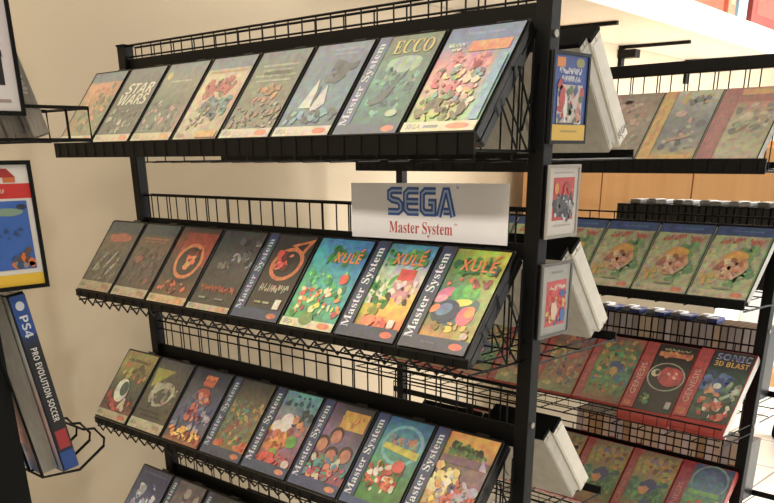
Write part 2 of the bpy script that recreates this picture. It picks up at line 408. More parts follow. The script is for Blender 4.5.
def d_blast(p):
    p.grid(['3c6c48 a8b83c c4c83c', '406840 88a83c b4b838', '3a5c50 6c8c4c a8ac34', '2c4c48 3c8460 9ca83c', '70604c 387458 889c3c', 'a0783c 48785c 98943c', 'd88c34 c0883c 98983c', 'dc8c34 dc9438 c09038'], jit=.1)
    p.ell(.6, .42, .3, .22, '43685c', wob=.08)
    p.ell(.34, .56, .13, .07, 'cc5c8c', .4); p.ell(.3, .5, .1, .05, 'dc8aa0', .3); p.ell(.62, .56, .2, .14, '3c9c48'); p.ell(.68, .6, .12, .1, '5cb83c'); p.ell(.62, .48, .16, .05, 'd8d04c', .15)
    p.ell(.45, .38, .2, .16, '2c3c54', .3); p.ell(.42, .4, .12, .08, '5c7c9c', .4); p.ell(.76, .36, .12, .13, 'd8586c', -.3); p.ell(.8, .4, .07, .08, 'e08c3c', -.3); p.ell(.28, .4, .08, .05, 'e0843c', .6)
    p.ell(.6, .22, .07, .045, 'd8b83c'); p.blobs(.3, .64, .92, .72, 7, .045, 'd2643c 8c3c34'); p.blobs(.3, .18, .9, .28, 8, .05, '8c7434 d8a43c 6c842c')
    frog_title(p, .64, .84, .52); p.ell(.93, .78, .015, .05, '303028'); p.ell(.88, .17, .055, .045, 'b8b494')
    strip_left(p, '36435c', 'dce0e8', '3c4256', 'd06038', w=.22, fh=.13); p.text(serif('System'), .42, .07, .2, .035, '7c7c90')

def d_toucan(p):
    p.grid(['94905a a08c48', '98904c 908044', '5c5c44 54543c', '404a40 3f453c', '4c3c38 5c3c34', '7c2f2c 8c342e'], jit=.1)
    p.scrawl(.5, .87, .7, .07, '5c5438', 8); p.blobs(.2, .6, .9, .8, 12, .08, 'ac9c50 6c6840 5c5438 b8603c'); p.blobs(.1, .14, .95, .34, 18, .09, '942e2c a83a34 742c28 3c4038')
    p.ell(.42, .42, .2, .24, 'c0c4b4', .3); p.ell(.48, .45, .12, .15, '3c5448', .3); p.blobs(.55, .14, .7, .3, 4, .06, '303630 b0a894'); foot(p, 'a09878', ink='505048', logo='ac5c3c', h=.11)
def d_eagle(p):
    p.grid(['34384a 3c4250', '5c5c48 4c4c48', '4c4a3c 44443c', '44443a 54503f', '3f4038 4c4838', '46463c 50503f'], jit=.1)
    p.poly([(.05, .86), (.6, .86), (.1, .58)], '989440'); p.ell(.5, .52, .34, .24, '9a9884', .3); p.ell(.54, .5, .22, .15, '484a40', .3); p.ell(.82, .56, .12, .04, 'aaa894', .9); p.ell(.3, .6, .1, .1, 'a8a48c')
    p.blobs(.3, .3, .9, .7, 12, .06, '3c3c36 6c6c5c 8c8870'); bars(p, [(.4, .26, .6, '2c2e30'), (.5, .2, .6, '2c2e30')]); foot(p, 'aaa486', ink='55564f', logo='a08c6c', h=.14)
def d_totem(p):
    p.grid(['2c3446 2c3446', '34394a 30384a', '464858 34405a', '50546a 3c4a68', '4c506a 5c5c74', '3c4258 5a5c70', '8c5c30 a06438'], jit=.14)
    p.rect(.38, .78, .66, .93, 'b2442c'); p.scrawl(.52, .89, .3, .09, 'd8803c', 4); p.scrawl(.52, .82, .3, .09, 'd0683c', 4); p.ell(.5, .7, .17, .09, '9c3a34', wob=.2); p.blobs(.3, .32, .72, .66, 26, .075, '9c3430 7c3440 b85444 6c5c78 c8805c')
    p.blobs(.05, .2, .95, .5, 18, .06, '6c7494 8c8ca0 4c5474 a89cac'); p.blobs(.1, .06, .95, .2, 22, .07, 'd0803c b85a30 e0a44c 8c4828 f0c45c')
def d_maze(p):
    p.grid(['3c3c40 44423f', '4c4a40 5a5444', '56604c 706450', '4f6854 7c7050', '6c6440 74704c', 'a05034 94843c'], jit=.15)
    p.blobs(.25, .2, .95, .75, 60, .05, '6c8058 a07c44 8c4438 4c8478 a49458 5c7c6c b09c5c 74543c 3c5c54'); p.blobs(.25, .14, .95, .22, 12, .07, 'b04a2e c0602f'); strip_left(p, '35445e', 'a9b2c4', '3f465c', 'b8703c', fh=.12)
def d_band(p):
    p.grid(['54949c 5ca4a8 5c9ca4', '7c6c88 7ca0a4 64a0a8', '84708c 8c6c88 a07c74', '806074 94708c 8c6480', 'a04c34 a05c5c 7c5470', 'b43c34 a44444 844860'], jit=.1)
    p.ell(.5, .62, .14, .16, 'e0d8d4', .2); p.ell(.35, .56, .13, .1, 'd8d0cc'); p.blobs(.22, .3, .7, .52, 24, .08, 'c46a34 d88a3c a84a30 8c3c38 e0a048'); p.ell(.78, .42, .12, .1, '5c9c3c'); p.ell(.5, .26, .09, .06, '7ca838')
    p.blobs(.6, .5, .95, .85, 14, .07, 'c06c54 a05c5c 5c7c84 34444c d08c5c'); p.blobs(.3, .84, .9, .95, 8, .05, '305c68 2c4c54'); p.blobs(.2, .13, .9, .24, 10, .07, 'c0342c d04438'); p.ell(.88, .16, .08, .07, 'c8c0b4')
    strip_left(p, '2f3e58', 'c4ccda', '3a4a66', 'd08c68', w=.21, fh=.12)
def d_faces(p):
    p.grid(['6c5c74 3c3640 2f2c38', '785c84 5c5060 342f38', '7c6090 8c6c94 403a44', '6c4c68 7c5c84 5c6c84', '8c5448 7c5c6c 5c7c90', '8c3c4c 94445c 8c4460', '9c3460 a43c64 9c3c5c'], jit=.1)
    p.rect(.46, .72, .95, .93, 'd2a038'); p.blobs(.5, .76, .9, .9, 7, .06, 'e0b44c b07c2c c8a040')
    for u, v in ((.5, .62), (.3, .5), (.55, .4), (.82, .44)): p.ell(u, v+.03, .13, .12, '3c2824'); p.ell(u+.01, v, .1, .11, 'b8755c')
    p.blobs(.2, .26, .95, .4, 18, .07, '4c8c9c c8c0b0 b85c4c 3c2c2c 5c8c6c'); p.blobs(.18, .14, .95, .28, 24, .06, 'b83c64 c8bcac 3c9c8c a43448 d88c6c'); strip_left(p, '34466c', 'd0d6e2', '3c4a70', 'd08c5c', w=.2, fh=.12)
def d_field(p):
    p.grid(['1f6494 1c6090 1c5c8c', '2c84a0 3490a4 2878a0', '3c948c 3c9898 348c98', '48905c 4c9468 3c8470', '3f8444 48904c 3c7c44', '3c7c3c 44843c 3c7038', '34702f 3c7834 306830'], jit=.08)
    p.ring(.62, .72, .36, .3, .16, '6cb0b8'); p.scrawl(.62, .75, .5, .14, 'c0806c', 7); p.blobs(.4, .7, .85, .8, 12, .06, '8caca0 b87c5c 6c9cac 3c84a4'); p.poly([(.3, .66), (.96, .6), (.96, .68), (.32, .72)], 'c4c040')
    p.blobs(.24, .2, .8, .5, 40, .065, 'c8442c d8d0b8 a8402c e08c3c 3c6c34 d8683c e8e4d4 6c3c28'); p.ell(.72, .5, .11, .09, 'cc3c38'); strip_left(p, '2c4470', 'dce2ea', '34507c', 'd08c5c', w=.21, fh=.08)
def d_volley(p):
    p.grid(['d88a3c e09c44 e0a044', 'c4a43c e0b048 d89c44', '6c7c44 6c6c4c 946c64', '74545c 6c5464 7c5c6c', 'c8b46c a08c74 8c5454', 'd8b45c a87c74 a84438', 'c88c50 a89098 b0402f', 'a85c38 a08898 b0443c'], jit=.12)
    p.blobs(.3, .8, .8, .88, 12, .07, '2f3c2c 3c5c34 4c7c3c'); p.scrawl(.6, .8, .6, .09, '3f7c44', 8); p.scrawl(.6, .85, .4, .06, '26382a', 6); p.rect(.22, .68, .98, .76, '745468'); p.poly([(.86, .68), (.98, .68), (.86, .8)], 'b0a8b0')
    p.blobs(.24, .35, .6, .64, 26, .08, 'dcc868 e0d8a0 c88c3c d8a474 f0e4b4'); p.blobs(.55, .2, .98, .52, 26, .08, 'b8402c c85440 8c3430 a8a0ac d0684c'); p.blobs(.4, .15, .7, .6, 14, .06, 'a0a0b4 5c5c74 c8c8d4'); p.blobs(.25, .04, .6, .3, 14, .07, 'd88c3c e8c45c c0c04c 8c5434')
    strip_left(p, '30446c', 'd8deea', '344c78', 'd08c5c', w=.21, fh=.05)
def d_navy(p):
    p.grid(['333a58 30385a', '3c4468 38406a', '586080 4c5478', '7c84a0 6c749c'], jit=.08)
    p.blobs(.2, .3, .8, .78, 16, .1, 'c8ccd8 a0a4b4 d8d8dc 5c6488'); bars(p, [(.5, .92, .7, '4c5474')]); foot(p)
def d_slate(p):
    p.grid(['6c6468 5c585c', '74686c 6c6064', '5c5c64 645c60', '4c4c54 545058'], jit=.15)
    p.blobs(.25, .3, .9, .9, 20, .09, '9c9488 5c5458 746c74 a89c94'); strip_left(p, '34405c', 'b8c0d0')
def d_dark(p):
    p.grid(['34343c 30303a', '3c3c44 4c4044', '54444c 5c4c44', '403c44 484040'], jit=.15)
    p.blobs(.25, .2, .9, .8, 26, .08, '7c5c4c 5c6474 8c7454 3c4c54'); strip_left(p, '34405c', 'b0b8c8')

def g_strip(p, c='9c2f30', ink='c98a84', w=.17, t='GENESIS'):
    p.rect(0, 0, w, 1, c)
    if t: p.text(t, w*.5, .42, .72, w*.42, ink, 90)
    else: p.scrawl(w*.5, .5, .8, w*.4, ink, 8, 90)
def e_dust(p):
    p.grid(['6c6c64 8c6c60', '9c6c60 8c7c6c', 'a07468 8c8478', '94706c 7c7c74', '8c5c58 947068'], jit=.12)
    p.blobs(.1, .1, .95, .9, 30, .08, 'a8685c 7c7c70 b09484 6c6c60 c09c8c'); g_strip(p, 'a0585a', 'b4747a')
def e_gold(p):
    p.grid(['c8c8b8 c0c4b8', '8c949c a0a8a4', '6c7880 74808c', '5c6874 747c84', '6c747c 8c9090', 'd0a83c d0a43c'], jit=.07)
    p.blobs(.4, .82, .85, .93, 10, .08, '5c6c74 c8a848 4c5860'); p.blobs(.35, .15, .9, .6, 14, .08, '525c6c b89484 8c949c 3f4c60 a8a8a4'); p.ell(.45, .66, .1, .07, 'c0a89c'); p.poly([(.4, .25), (.8, .33), (.8, .37), (.4, .3)], 'b08c74')
    g_strip(p, 'd0a040', 'bb863c', w=.22, t=None); p.rect(.4, .0, .95, .07, 'd0a83c')
def e_rose(p):
    p.grid(['a8585a d89048', 'b07c6c c0745c', 'b8b098 a89c8c', 'b4b094 949474', 'bcb49c a8ac88', 'c0b8a0 b8a894'], jit=.07)
    p.rect(.3, .9, 1, .98, 'd89a50'); p.rect(.3, .8, 1, .9, 'a0544c'); p.blobs(.35, .25, .9, .75, 20, .08, 'a08c80 6c7474 8c9c74 b88c74 c4bca4 5f6a5f'); p.poly([(.42, .34), (.6, .42), (.66, .5), (.56, .46)], '7c5c4c')
    g_strip(p, 'a3505a', 'b06a70', w=.28)
def e_mower(p):
    p.grid(['2e4678 2e4678 2c4476', '5c5c50 7c7c60 6c8464', 'b8b090 b0a880 6c9068', 'b4b894 b89c6c 5c8c60', 'a8a47c b8905c 6c9464', 'b0a87c a8a070 5c845c', 'b8b08c a8a884 8ca07c'], jit=.05)
    p.rect(0, .88, 1, 1, '2c4578'); p.text(serif('Master System'), .55, .94, .5, .045, '5c74a0'); p.rect(.03, .1, .97, .87, 'a4a884'); p.blobs(.55, .15, .93, .7, 16, .12, '6c9468 5c8c5c 7ca074'); p.blobs(.08, .4, .5, .7, 10, .1, 'b8b490 a8b494 c0b894')
    p.scrawl(.36, .80, .42, .12, 'b4483f', 6, 4); p.scrawl(.78, .79, .26, .13, 'b8483f', 3, -4); p.ell(.5, .44, .3, .28, 'b89474', wob=.08); p.ell(.55, .58, .2, .11, 'd09a38'); p.blobs(.3, .28, .7, .52, 22, .07, 'b87850 c8a888 a05c44 c89460 8c5c4c d8bc98'); p.blobs(.08, .18, .3, .3, 6, .06, 'd0a040 c09044')
    p.rect(0, 0, 1, .1, 'b8b294'); p.text('SEGA', .14, .05, .16, .05, '6c6c70'); bars(p, [(.5, .13, .3, '8c8c74')]); p.ell(.82, .05, .11, .042, 'cf7244')
def e_jungle(p):
    p.grid(['6c5048 745050 a85444', '80604c 8c7c4c 4c7454', '5c7c4c 88944c 40806c', '4c8458 3c8858 508c6c', '487c54 8c8444 4c7c58', '8c5444 8c5040 7c4c40'], jit=.15)
    p.blobs(.24, .15, .95, .95, 60, .065, 'a8984c 4c9060 3c6c9c c0a450 8c4c40 5ca468 2f5c48 b8703c'); p.ell(.62, .55, .14, .12, '34507c', wob=.2); p.ell(.6, .48, .09, .09, 'c09454'); g_strip(p, 'a03c3c', 'b05650')
def e_crowd(p):
    p.grid(['6c5c58 845850', '745c48 7c5c54', '9c8c4c 8c5c50', '7c4c4c 9c5444', '9c7c50 6c6c54', '7c9c6c 7c7c58'], jit=.15)
    p.blobs(.2, .1, .95, .95, 60, .06, 'a84c44 b8a45c 5c5c74 6c8c74 c07c54 4c4448 8c8464'); p.ring(.3, .62, .2, .13, .25, 'b8a860'); p.ell(.66, .6, .1, .08, 'b84c3c'); g_strip(p, '94302f', 'a45048')
def e_ringred(p):
    p.grid(['1c1816 1c1816', '1a1715 1c1a18', '1c1a18 1c1a18', '24221e 201e1c'], jit=.1)
    p.scrawl(.62, .93, .5, .05, 'a89a70', 9); p.rect(.3, .82, .95, .89, 'c8743c'); p.blobs(.32, .82, .92, .89, 10, .05, 'c0602f d0844a')
    p.ring(.62, .52, .37, .29, .08, 'aaa490', -.1); p.ell(.7, .53, .25, .2, 'b22a2c', -.1, wob=.08); p.ell(.4, .56, .09, .08, 'c8bfb0'); p.ell(.43, .57, .045, .05, '2a2020'); p.blobs(.62, .5, .8, .6, 5, .05, '861f24 d24a44 e0b0a4')
    p.blobs(.28, .1, .46, .22, 6, .06, '74904c a0b46c 4c7c5c'); p.rect(.84, .07, .94, .17, 'b0aca0'); p.rect(.0, .0, .25, 1, 'a82c2c'); p.text('GENESIS', .12, .44, .66, .11, 'd8aea0', 90); p.rect(.04, .03, .18, .1, 'd0602c')
def e_iso(p):
    p.grid(['20202c 24242c', '2a3038 24302c', '34544c 2c4c3c', '3c5c54 3c5c4c', '485c50 3c5444', '3c483c 2f3c34'], jit=.1)
    p.text(bold('SONIC'), .64, .92, .62, .12, 'b8b0b8'); p.text(bold('SONIC'), .64, .921, .59, .095, '44508c'); p.text(bold('3D BLAST'), .64, .82, .62, .10, 'd2a038')
    p.blobs(.3, .45, .75, .7, 16, .11, '34508c 3c5c9c 2c4478 4c70a8'); p.blobs(.4, .36, .62, .52, 6, .08, 'cca070 c08c5c'); p.ell(.56, .5, .07, .06, 'd8d4c8'); p.blobs(.7, .32, .95, .55, 12, .07, '94a88c c8ccb4 4c7458 b0b8a0'); p.blobs(.3, .06, .9, .32, 22, .08, 'b8342c a8382f d8d0c0 5c7c5c c86c50 34443c')
    p.rect(0, 0, .25, 1, 'a82c2e'); p.text('GENESIS', .12, .44, .66, .11, 'd09a8c', 90); p.rect(.04, .03, .2, .12, 'c8602c')
def e_spin(p):
    p.grid(['8c8c74 8c8c74 7c9c8c', 'a8945c b0a45c b09c48', 'a8a054 a88c54 a89c48', '5c8c74 4c7c6c 74945c', '3c8460 4c6c5c 4c7c50', '5c8c64 ac8454 4c7448', 'a06454 a87454 7c6c50'], jit=.15)
    p.blobs(.26, .62, .95, .93, 30, .06, 'c0a44c a0b05c 8c7c9c c88450 b8b074 7c6c4c'); p.blobs(.25, .2, .9, .58, 40, .07, '3c8c64 2f6c54 34508c 5ca078 7ca45c 44744c'); p.ell(.6, .48, .18, .13, '34447c', wob=.25); p.ell(.52, .42, .1, .09, 'd0985c', wob=.2); g_strip(p, 'a04444', 'b46c60')
def e_arch(p):
    p.grid(['2c5480 2c5884 24507c', '3c6c8c 3c7490 2c607c', '5c8c74 4c8480 3c7c74', '5c9454 60a05c 50945c', '8c5c44 5c8444 4c8444', 'a83c38 7c5c3c 5c6c44'], jit=.08)
    p.ring(.62, .78, .36, .32, .12, '74a49c'); p.ell(.62, .72, .3, .2, '4c7c94', wob=.1); p.rect(.3, .56, .9, .62, '6cac5c'); p.blobs(.3, .15, .9, .5, 20, .08, 'a8382f c8503c 6c9c4c d8c8a8'); g_strip(p, '942f44', 'c07c80', w=.25)

# ------------------------------------------------------------------ cases
def shell_mesh(mb, w, h, d, y0=0):
    """two-part hinged case: front half, recessed seam, back half, all with chamfered corners"""
    def slab(ya, yb, ins, ch):
        x = w/2-ins; c = ch
        out = [(-x+c, ins), (x-c, ins), (x, ins+c), (x, h-ins-c), (x-c, h-ins), (-x+c, h-ins), (-x, h-ins-c), (-x, ins+c)]
        vs = [(a, ya, b) for a, b in out]+[(a, yb, b) for a, b in out]
        fs = [tuple(range(7, -1, -1)), tuple(range(8, 16))]+[(i, (i+1) % 8, 8+(i+1) % 8, 8+i) for i in range(8)]
        mb.add(vs, fs)
    slab(y0, y0+d*.48, 0, .003); slab(y0+d*.48, y0+d*.54, .0012, .003); slab(y0+d*.54, y0+d, 0, .003)

LEAN = R(-39.5)
HAZED = 'hills stars moss racer temple night reef picnic dust gold rose'.split()  # designs that get the painted reflection haze
def cover_case(key, name, draw, style='black'):
    """one proto per design; d = case depth behind the cover"""
    root = empty(name)
    W, H, dd = (.139, .189, .026)
    if style == 'black':
        m = MB(); shell_mesh(m, W, H, dd, .0006); m.build('shell', M['case'], root, bevel=.001)
        h = MB(); h.bx(.006, .034, .004, .014, H-.001, H+.0055); h.build('hang_tab', M['case'], root)
        m = MB(); m.bx(W/2-.0002, W/2+.0005, .010, .020, .05, .14); m.build('clasp', M['case'], root)
    elif style == 'clear':
        m = MB(); shell_mesh(m, W, H, .018, .0006); m.build('shell', M['case'], root, bevel=.001)
        m = MB(); m.bx(W/2, W/2+.0012, .001, .017, .004, H-.004); m.build('side_sleeve', M['clear'], root)
    else:
        m = MB(); ex = .026 if key in ('ring', 'iso') else 0; m.bx(-W/2, W/2, .0006, .024, -ex, H); o = m.build('carton', M['red_card'], root, bevel=.0012)
        m = MB(); m.bx(W/2, W/2+.0006, .002, .023, .003-ex, H-.003); m.build('side_flap', M['clear'] if key == 'iso' else M['red_card'], root)
    p = Print(CW if style == 'black' else .135, CH if style == 'black' else .185, seed=hash(key) % 1000 if False else sum(map(ord, key)))
    draw(p)
    o = p.build('cover_print', root, M['ink_hazed'] if key in HAZED else M['ink']); o.location = (0, -.0003, (H-p.H)/2)
    if style == 'black':      # thin rim of the clear sleeve around the insert
        m = MB(); w = CW/2; 
        m.tube([(-w, -.0012, .004), (w, -.0012, .004), (w, -.0012, H-.004), (-w, -.0012, H-.004)], .0007, 4, closed=True)
        m.build('sleeve_rim', M['case'], root)
    return root

def place(root, x, y, z, yaw=0, lean=LEAN, flip=False):
    root.location = (x, y, z); root.rotation_euler = (lean, 0, yaw+(PI if flip else 0))

# ------------------------------------------------------------------ rack
def rail_tubes(mb, x0, x1, y, zs, zbot, sp, r=.0017):
    for i, z in enumerate(zs): mb.tube([(x0, y, z), (x1, y, z)], r*1.25 if i == 0 else r)
    n = int(round((x1-x0)/sp))
    for i in range(n+1):
        x = x0+(x1-x0)*i/n; mb.tube([(x, y+.0005, zbot), (x, y+.0005, zs[0])], r*.85)

def make_rack(origin, yaw, label, x0, x1, Y, levels, post_x, post_top, screws, group):
    """double-sided gondola: posts on feet, sloping wire trays in front and behind.
       coordinates are in the rack's own frame; origin is where that frame sits in the room"""
    base = Vector(((x0+x1)/2, Y+.2, 0))
    w = Matrix.Rotation(yaw, 3, 'Z') @ base + Vector(origin)
    root = empty('display_rack', w, (0, 0, yaw)); tag(root, label, 'display rack', group)
    for i, px in enumerate(post_x):
        m = MB(base); m.bx(px-.013, px+.013, Y+.134, Y+.158, .03, post_top)
        u = m.build('upright', M['post'], root, bevel=.0015)
        m = MB(base); m.bx(px-.02, px+.02, Y-.05, Y+.42, .0, .03); m.build('foot', M['post'], root, bevel=.003)
        if i == 1:
            for z in screws:
                m = MB(base); m.cyl((px+.013, Y+.147, z), (px+.0155, Y+.147, z), .005, 12); m.build('screw_cap', M['screw'], u)
        m = MB(base); m.bx(px-.014, px+.014, Y+.133, Y+.16, post_top, post_top+.004); m.build('end_cap', M['rubber'], u)
    for li, L in enumerate(levels):
        Z = L['z']; top = Z+L['rail']
        m = MB(base)
        # --- front lip
        yo = L.get('out', 0); zo = L.get('drop', 0)
        if L.get('solid', True): m.bx(x0, x1, Y-.0105-yo, Y-.0065-yo, Z-L['lip'], Z+.001)
        else:
            m.tube([(x0, Y-.009-yo, Z-zo-.02), (x1, Y-.009-yo, Z-zo-.02)], .002)
            m.tube([(x0, Y-.009-yo, Z-zo-.005), (x1, Y-.009-yo, Z-zo-.005)], .0016)
        m.tube([(x0, Y-.009-yo, Z+.0025), (x1, Y-.009-yo, Z+.0025)], .0022)
        n = int((x1-x0)/.036)
        if L.get('hooks', True):
            pts = []
            for i in range(n):
                xa = x0+.005+i*.036
                pts += [(xa, Y-.008, Z-.012), (xa+.016, Y-.004, Z-.028), (xa+.031, Y-.006, Z-.015)]
            m.tube(pts, .0016, 5)
        # --- tray floor
        for i in range(n//2+1):
            xa = x0+.005+i*.072; m.tube([(xa, Y-.008-yo, Z-.019-zo), (xa, Y+.15, Z-.022-zo)], .0016, 5)
        for yy in (.04, .09): m.tube([(x0, Y+yy, Z-.0225-zo), (x1, Y+yy, Z-.0225-zo)], .0016, 5)
        # --- thin uprights of the lip, over the case bottoms
        for i in range(int((x1-x0)/.036)): m.tube([(x0+.02+i*.036, Y-.0115-yo, Z-L['lip']-zo), (x0+.02+i*.036, Y-.0115-yo, Z+.0015)], .0009, 4)
        m.build('front_tray', M['wire'], root)
        # --- fence the cases lean on
        m = MB(base)
        fx = L.get('fx', x0); rail_tubes(m, fx, x1, Y+.147, [top]+[top-d for d in L['sub']], Z-.02, .071 if L.get('rf', 1) == 0 else .0355)
        m.bx(fx, x1, Y+.145, Y+.149, Z+L['band'][0], Z+L['band'][1])
        m.build('back_fence', M['wire'], root)
        # --- rear tray and its fence
        m = MB(base); Y2 = Y+.43; fz = Z-.034 if L.get('leanback') else Z-.022
        m.bx(x0, x1, Y2, Y2+.003, fz-.002, fz+.014)
        for i in range(n//2+1):
            xa = x0+.005+i*.072; m.tube([(xa, Y+.18, fz-.002), (xa, Y2+.002, fz-.001)], .0016, 5)
        for yy in (.24, .32): m.tube([(x0, Y+yy, fz-.001), (x1, Y+yy, fz-.001)], .0016, 5)
        m.build('rear_tray', M['wire'], root)
        m = MB(base)
        if L.get('rf', 1):
            rail_tubes(m, fx, x1, Y+.178, [top], fz, .071)
            m.build('rear_fence', M['wire'], root)
        # --- end brackets: fan of bars in the near end plane, plain bars at the far end
        for xe in (x0+.001, x1-.001):
            m = MB(base)
            def q(dy, dz): return (xe, Y+dy, Z+dz)
            m.tube([q(-.006, -.02), q(.148, -.022)], .002, 5)
            if xe > x0+.1 and L.get('fan', 1):
                m.tube([q(.10, .005), q(.147, .12)], .0017, 5); m.tube([q(.147, -.02), q(.085, .085)], .0017, 5)
                m.tube([q(.09, -.02), q(.05, .035)], .0016, 5); m.tube([q(.115, -.02), q(.06, .045)], .0016, 5)
                m.tube([q(.09, -.02), q(.09, .085)], .0016, 5); m.tube([q(.12, -.02), q(.12, .12)], .0016, 5)
                m.tube([q(.178, fz-Z), q(.427, fz-Z)], .0018, 5)
            m.build('end_bracket', M['wire'], root)
    return root

rack_group = 'black wire game racks'
make_rack((0, 0, 0), 0, 'black wire display rack with the white paper sign, filling the centre', -1.875, -.747, .993,
          [dict(z=1.573, fx=-1.816, rail=.193, sub=[.022], lip=.0245, band=(.130, .167), leanback=1, hooks=0),
           dict(z=1.268, fx=-1.816, rail=.201, sub=[], lip=.0105, band=(.130, .154), leanback=1),
           dict(z=.966, fx=-1.816, rail=.222, sub=[.018], lip=.0105, band=(.130, .168), leanback=1),
           dict(z=.664, fx=-1.816, rail=.21, sub=[.018], lip=.0105, band=(.130, .165))],
          (-1.805, -.745), 1.764, (1.70, 1.14, .8), rack_group)
Y2R, YAW2 = 1.896, R(-2.12)
make_rack((0, 0, 0), YAW2, 'black wire display rack standing behind the one with the paper sign', -2.0, -.775, Y2R,
          [dict(z=1.530, rail=.19, sub=[], lip=.026, band=(.13, .146), hooks=0),
           dict(z=1.244, rail=.165, sub=[], lip=.017, band=(.13, .148), hooks=0, rf=0, fan=0),
           dict(z=.957, rail=.165, sub=[], lip=.002, band=(.13, .148), hooks=0, rf=0, fan=0, solid=0, out=.019, drop=.020),
           dict(z=.670, rail=.165, sub=[], lip=.002, band=(.13, .148), hooks=0, rf=0, fan=0, solid=0, out=.019, drop=.020)],
          (-1.96, -.785), 1.76, (1.45, 1.16, .93), rack_group)

# heavy top bar of the rear rack
# (a part of the rack, so it is parented to it)
rear = [o for o in D.objects if o.name.startswith('display_rack')][1]
b2 = Vector(((-2.0-.775)/2, Y2R+.2, 0)); m = MB(b2); m.bx(-2.0, -.77, Y2R+.128, Y2R+.15, 1.712, 1.738); m.build('top_bar', M['post'], rear, bevel=.002)

# ------------------------------------------------------------------ cases on the front rack
PITCH = .142; XR = -.756; YF = .993
def rowx(i, n=8, xr=XR): return xr-PITCH*(n-1-i)-PITCH/2
front_rows = [
 (1.573, 'master cases on the top tier', 'top tier', [
  ('hills', d_hills, 'case with slate band over orange and olive artwork, leftmost on the top tier'),
  ('stars', d_stars, 'dark green case titled STAR WARS in pale letters on the top tier'),
  ('moss', d_moss, 'grey-green case with a small gold star in its corner, right of STAR WARS'),
  ('racer', d_racer, 'cream case with red and teal figure artwork on the top tier'),
  ('temple', d_temple, 'grey-olive case with lines of pale lettering and small orange figures, top tier'),
  ('night', d_night, 'blue-grey case with a white winged shape over water, top tier'),
  ('reef', d_reef, 'teal case with gold ECCO title and side strip, top tier'),
  ('picnic', d_picnic, 'pink and yellow cartoon case under a blue band, right end of the top tier')]),
 (1.268, 'master cases on the middle tier', 'middle tier', [
  ('duel', d_duel, 'dark case with red-orange title and grey streaks, leftmost on the middle tier'),
  ('fight', d_fight, 'dark brown case with muted title bars, second from left on the middle tier'),
  ('arena', d_arena, 'dark case with a red arch around a black oval, middle tier'),
  ('shade', d_shade, 'charcoal case with grey shapes and a low red title, middle tier'),
  ('flame', d_flame, 'black case with an orange flame ring and side strip, middle tier'),
  ('lagoon', d_lagoon, 'blue and green case titled XULÉ without a side strip, middle tier'),
  ('swamp', d_swamp, 'case titled XULÉ with a red-roofed house on yellow ground'),
  ('blast', d_blast, 'yellow-green case titled XULÉ at the right end of the middle tier')]),
 (.966, 'master cases on the third tier', 'third tier', [
  ('toucan', d_toucan, 'case with yellow top and red bottom artwork, leftmost on the third tier'),
  ('eagle', d_eagle, 'dark case with a yellow triangle and grey curved shape, third tier'),
  ('totem', d_totem, 'navy case with a red column of figures over orange flames, third tier'),
  ('maze', d_maze, 'muted brown-green case with a busy scene and side strip, third tier'),
  ('band', d_band, 'mauve and teal cartoon case with white and orange shapes, third tier'),
  ('faces', d_faces, 'case with a yellow sign over a group of faces, third tier'),
  ('field', d_field, 'case with a blue sky arch over a green field, third tier'),
  ('volley', d_volley, 'case with orange top and red-white crowd, right end of the third tier')]),
 (.664, 'master cases on the lowest visible tier', 'lowest tier', [
  ('navy', d_navy, 'navy case with white shapes, leftmost on the lowest tier'),
  ('slate', d_slate, 'grey case with a dark blue side strip, second on the lowest tier'),
  ('dark', d_dark, 'dark case with brown and blue specks, third on the lowest tier')]),
]
for Z, grp, tier, items in front_rows:
    dx = {1.573: .003, 1.268: -.004, .966: -.008, .664: -.008}[Z]
    for i, (key, fn, lab) in enumerate(items):
        r = cover_case(key, 'game_case', fn); tag(r, lab, 'game case', grp)
        place(r, rowx(i)+dx, YF+.0015, Z)

# ------------------------------------------------------------------ cases on the rear rack
def T2(x, y): return (x*math.cos(YAW2)-y*math.sin(YAW2), x*math.sin(YAW2)+y*math.cos(YAW2))
def put2(r, i, n, xr, z):
    x, y = T2(xr-PITCH*(n-1-i)-PITCH/2, Y2R+.0015); place(r, x, y, z, YAW2)
ordinal = ['leftmost', 'second from left', 'third from left', 'fourth from left', 'fourth from right', 'third from right', 'second from right', 'rightmost']
# top tier
P = {}
def proto(key, fn, style):
    if key not in P: P[key] = cover_case(key, 'game_case', fn, style); return P[key]
    return copy_tree(P[key])
topA = [('dust', e_dust, 'clear'), ('rose', e_rose, 'clear'), ('gold', e_gold, 'clear'), ('dust', e_dust, 'clear'), ('dust', e_dust, 'clear'), ('gold', e_gold, 'clear'), ('rose', e_rose, 'clear')]
labA = ['dusty red case at the far left of the rear rack top tier', 'rose-striped case near the left end of the rear rack top tier', 'gold-striped case seen between tiers, rear rack top tier',
        'dusty red case behind the upright, rear rack top tier', 'dusty red-brown case just right of the white cases, rear rack top tier',
        'case with a gold side stripe and blue-grey artwork, rear rack top tier', 'case with a dark rose stripe and orange top, right end of rear rack top tier']
for i, (k, fn, st) in enumerate(topA):
    r = proto(k, fn, st); put2(r, i, 7, -.800, 1.530); tag(r, labA[i], 'game case', 'cases on the rear rack top tier')
for i in range(8):
    r = proto('mower', e_mower, 'clear'); put2(r, i, 8, -.776, 1.244)
    tag(r, 'blue-banded case with yellow-capped figure, %s on the rear rack second tier' % ordinal[i], 'game case', 'matching blue-banded cases on the rear rack')
rowC = [('crowd', e_crowd), ('jungle', e_jungle), ('spin', e_spin), ('crowd', e_crowd), ('crowd', e_crowd), ('jungle', e_jungle), ('ring', e_ringred), ('iso', e_iso)]
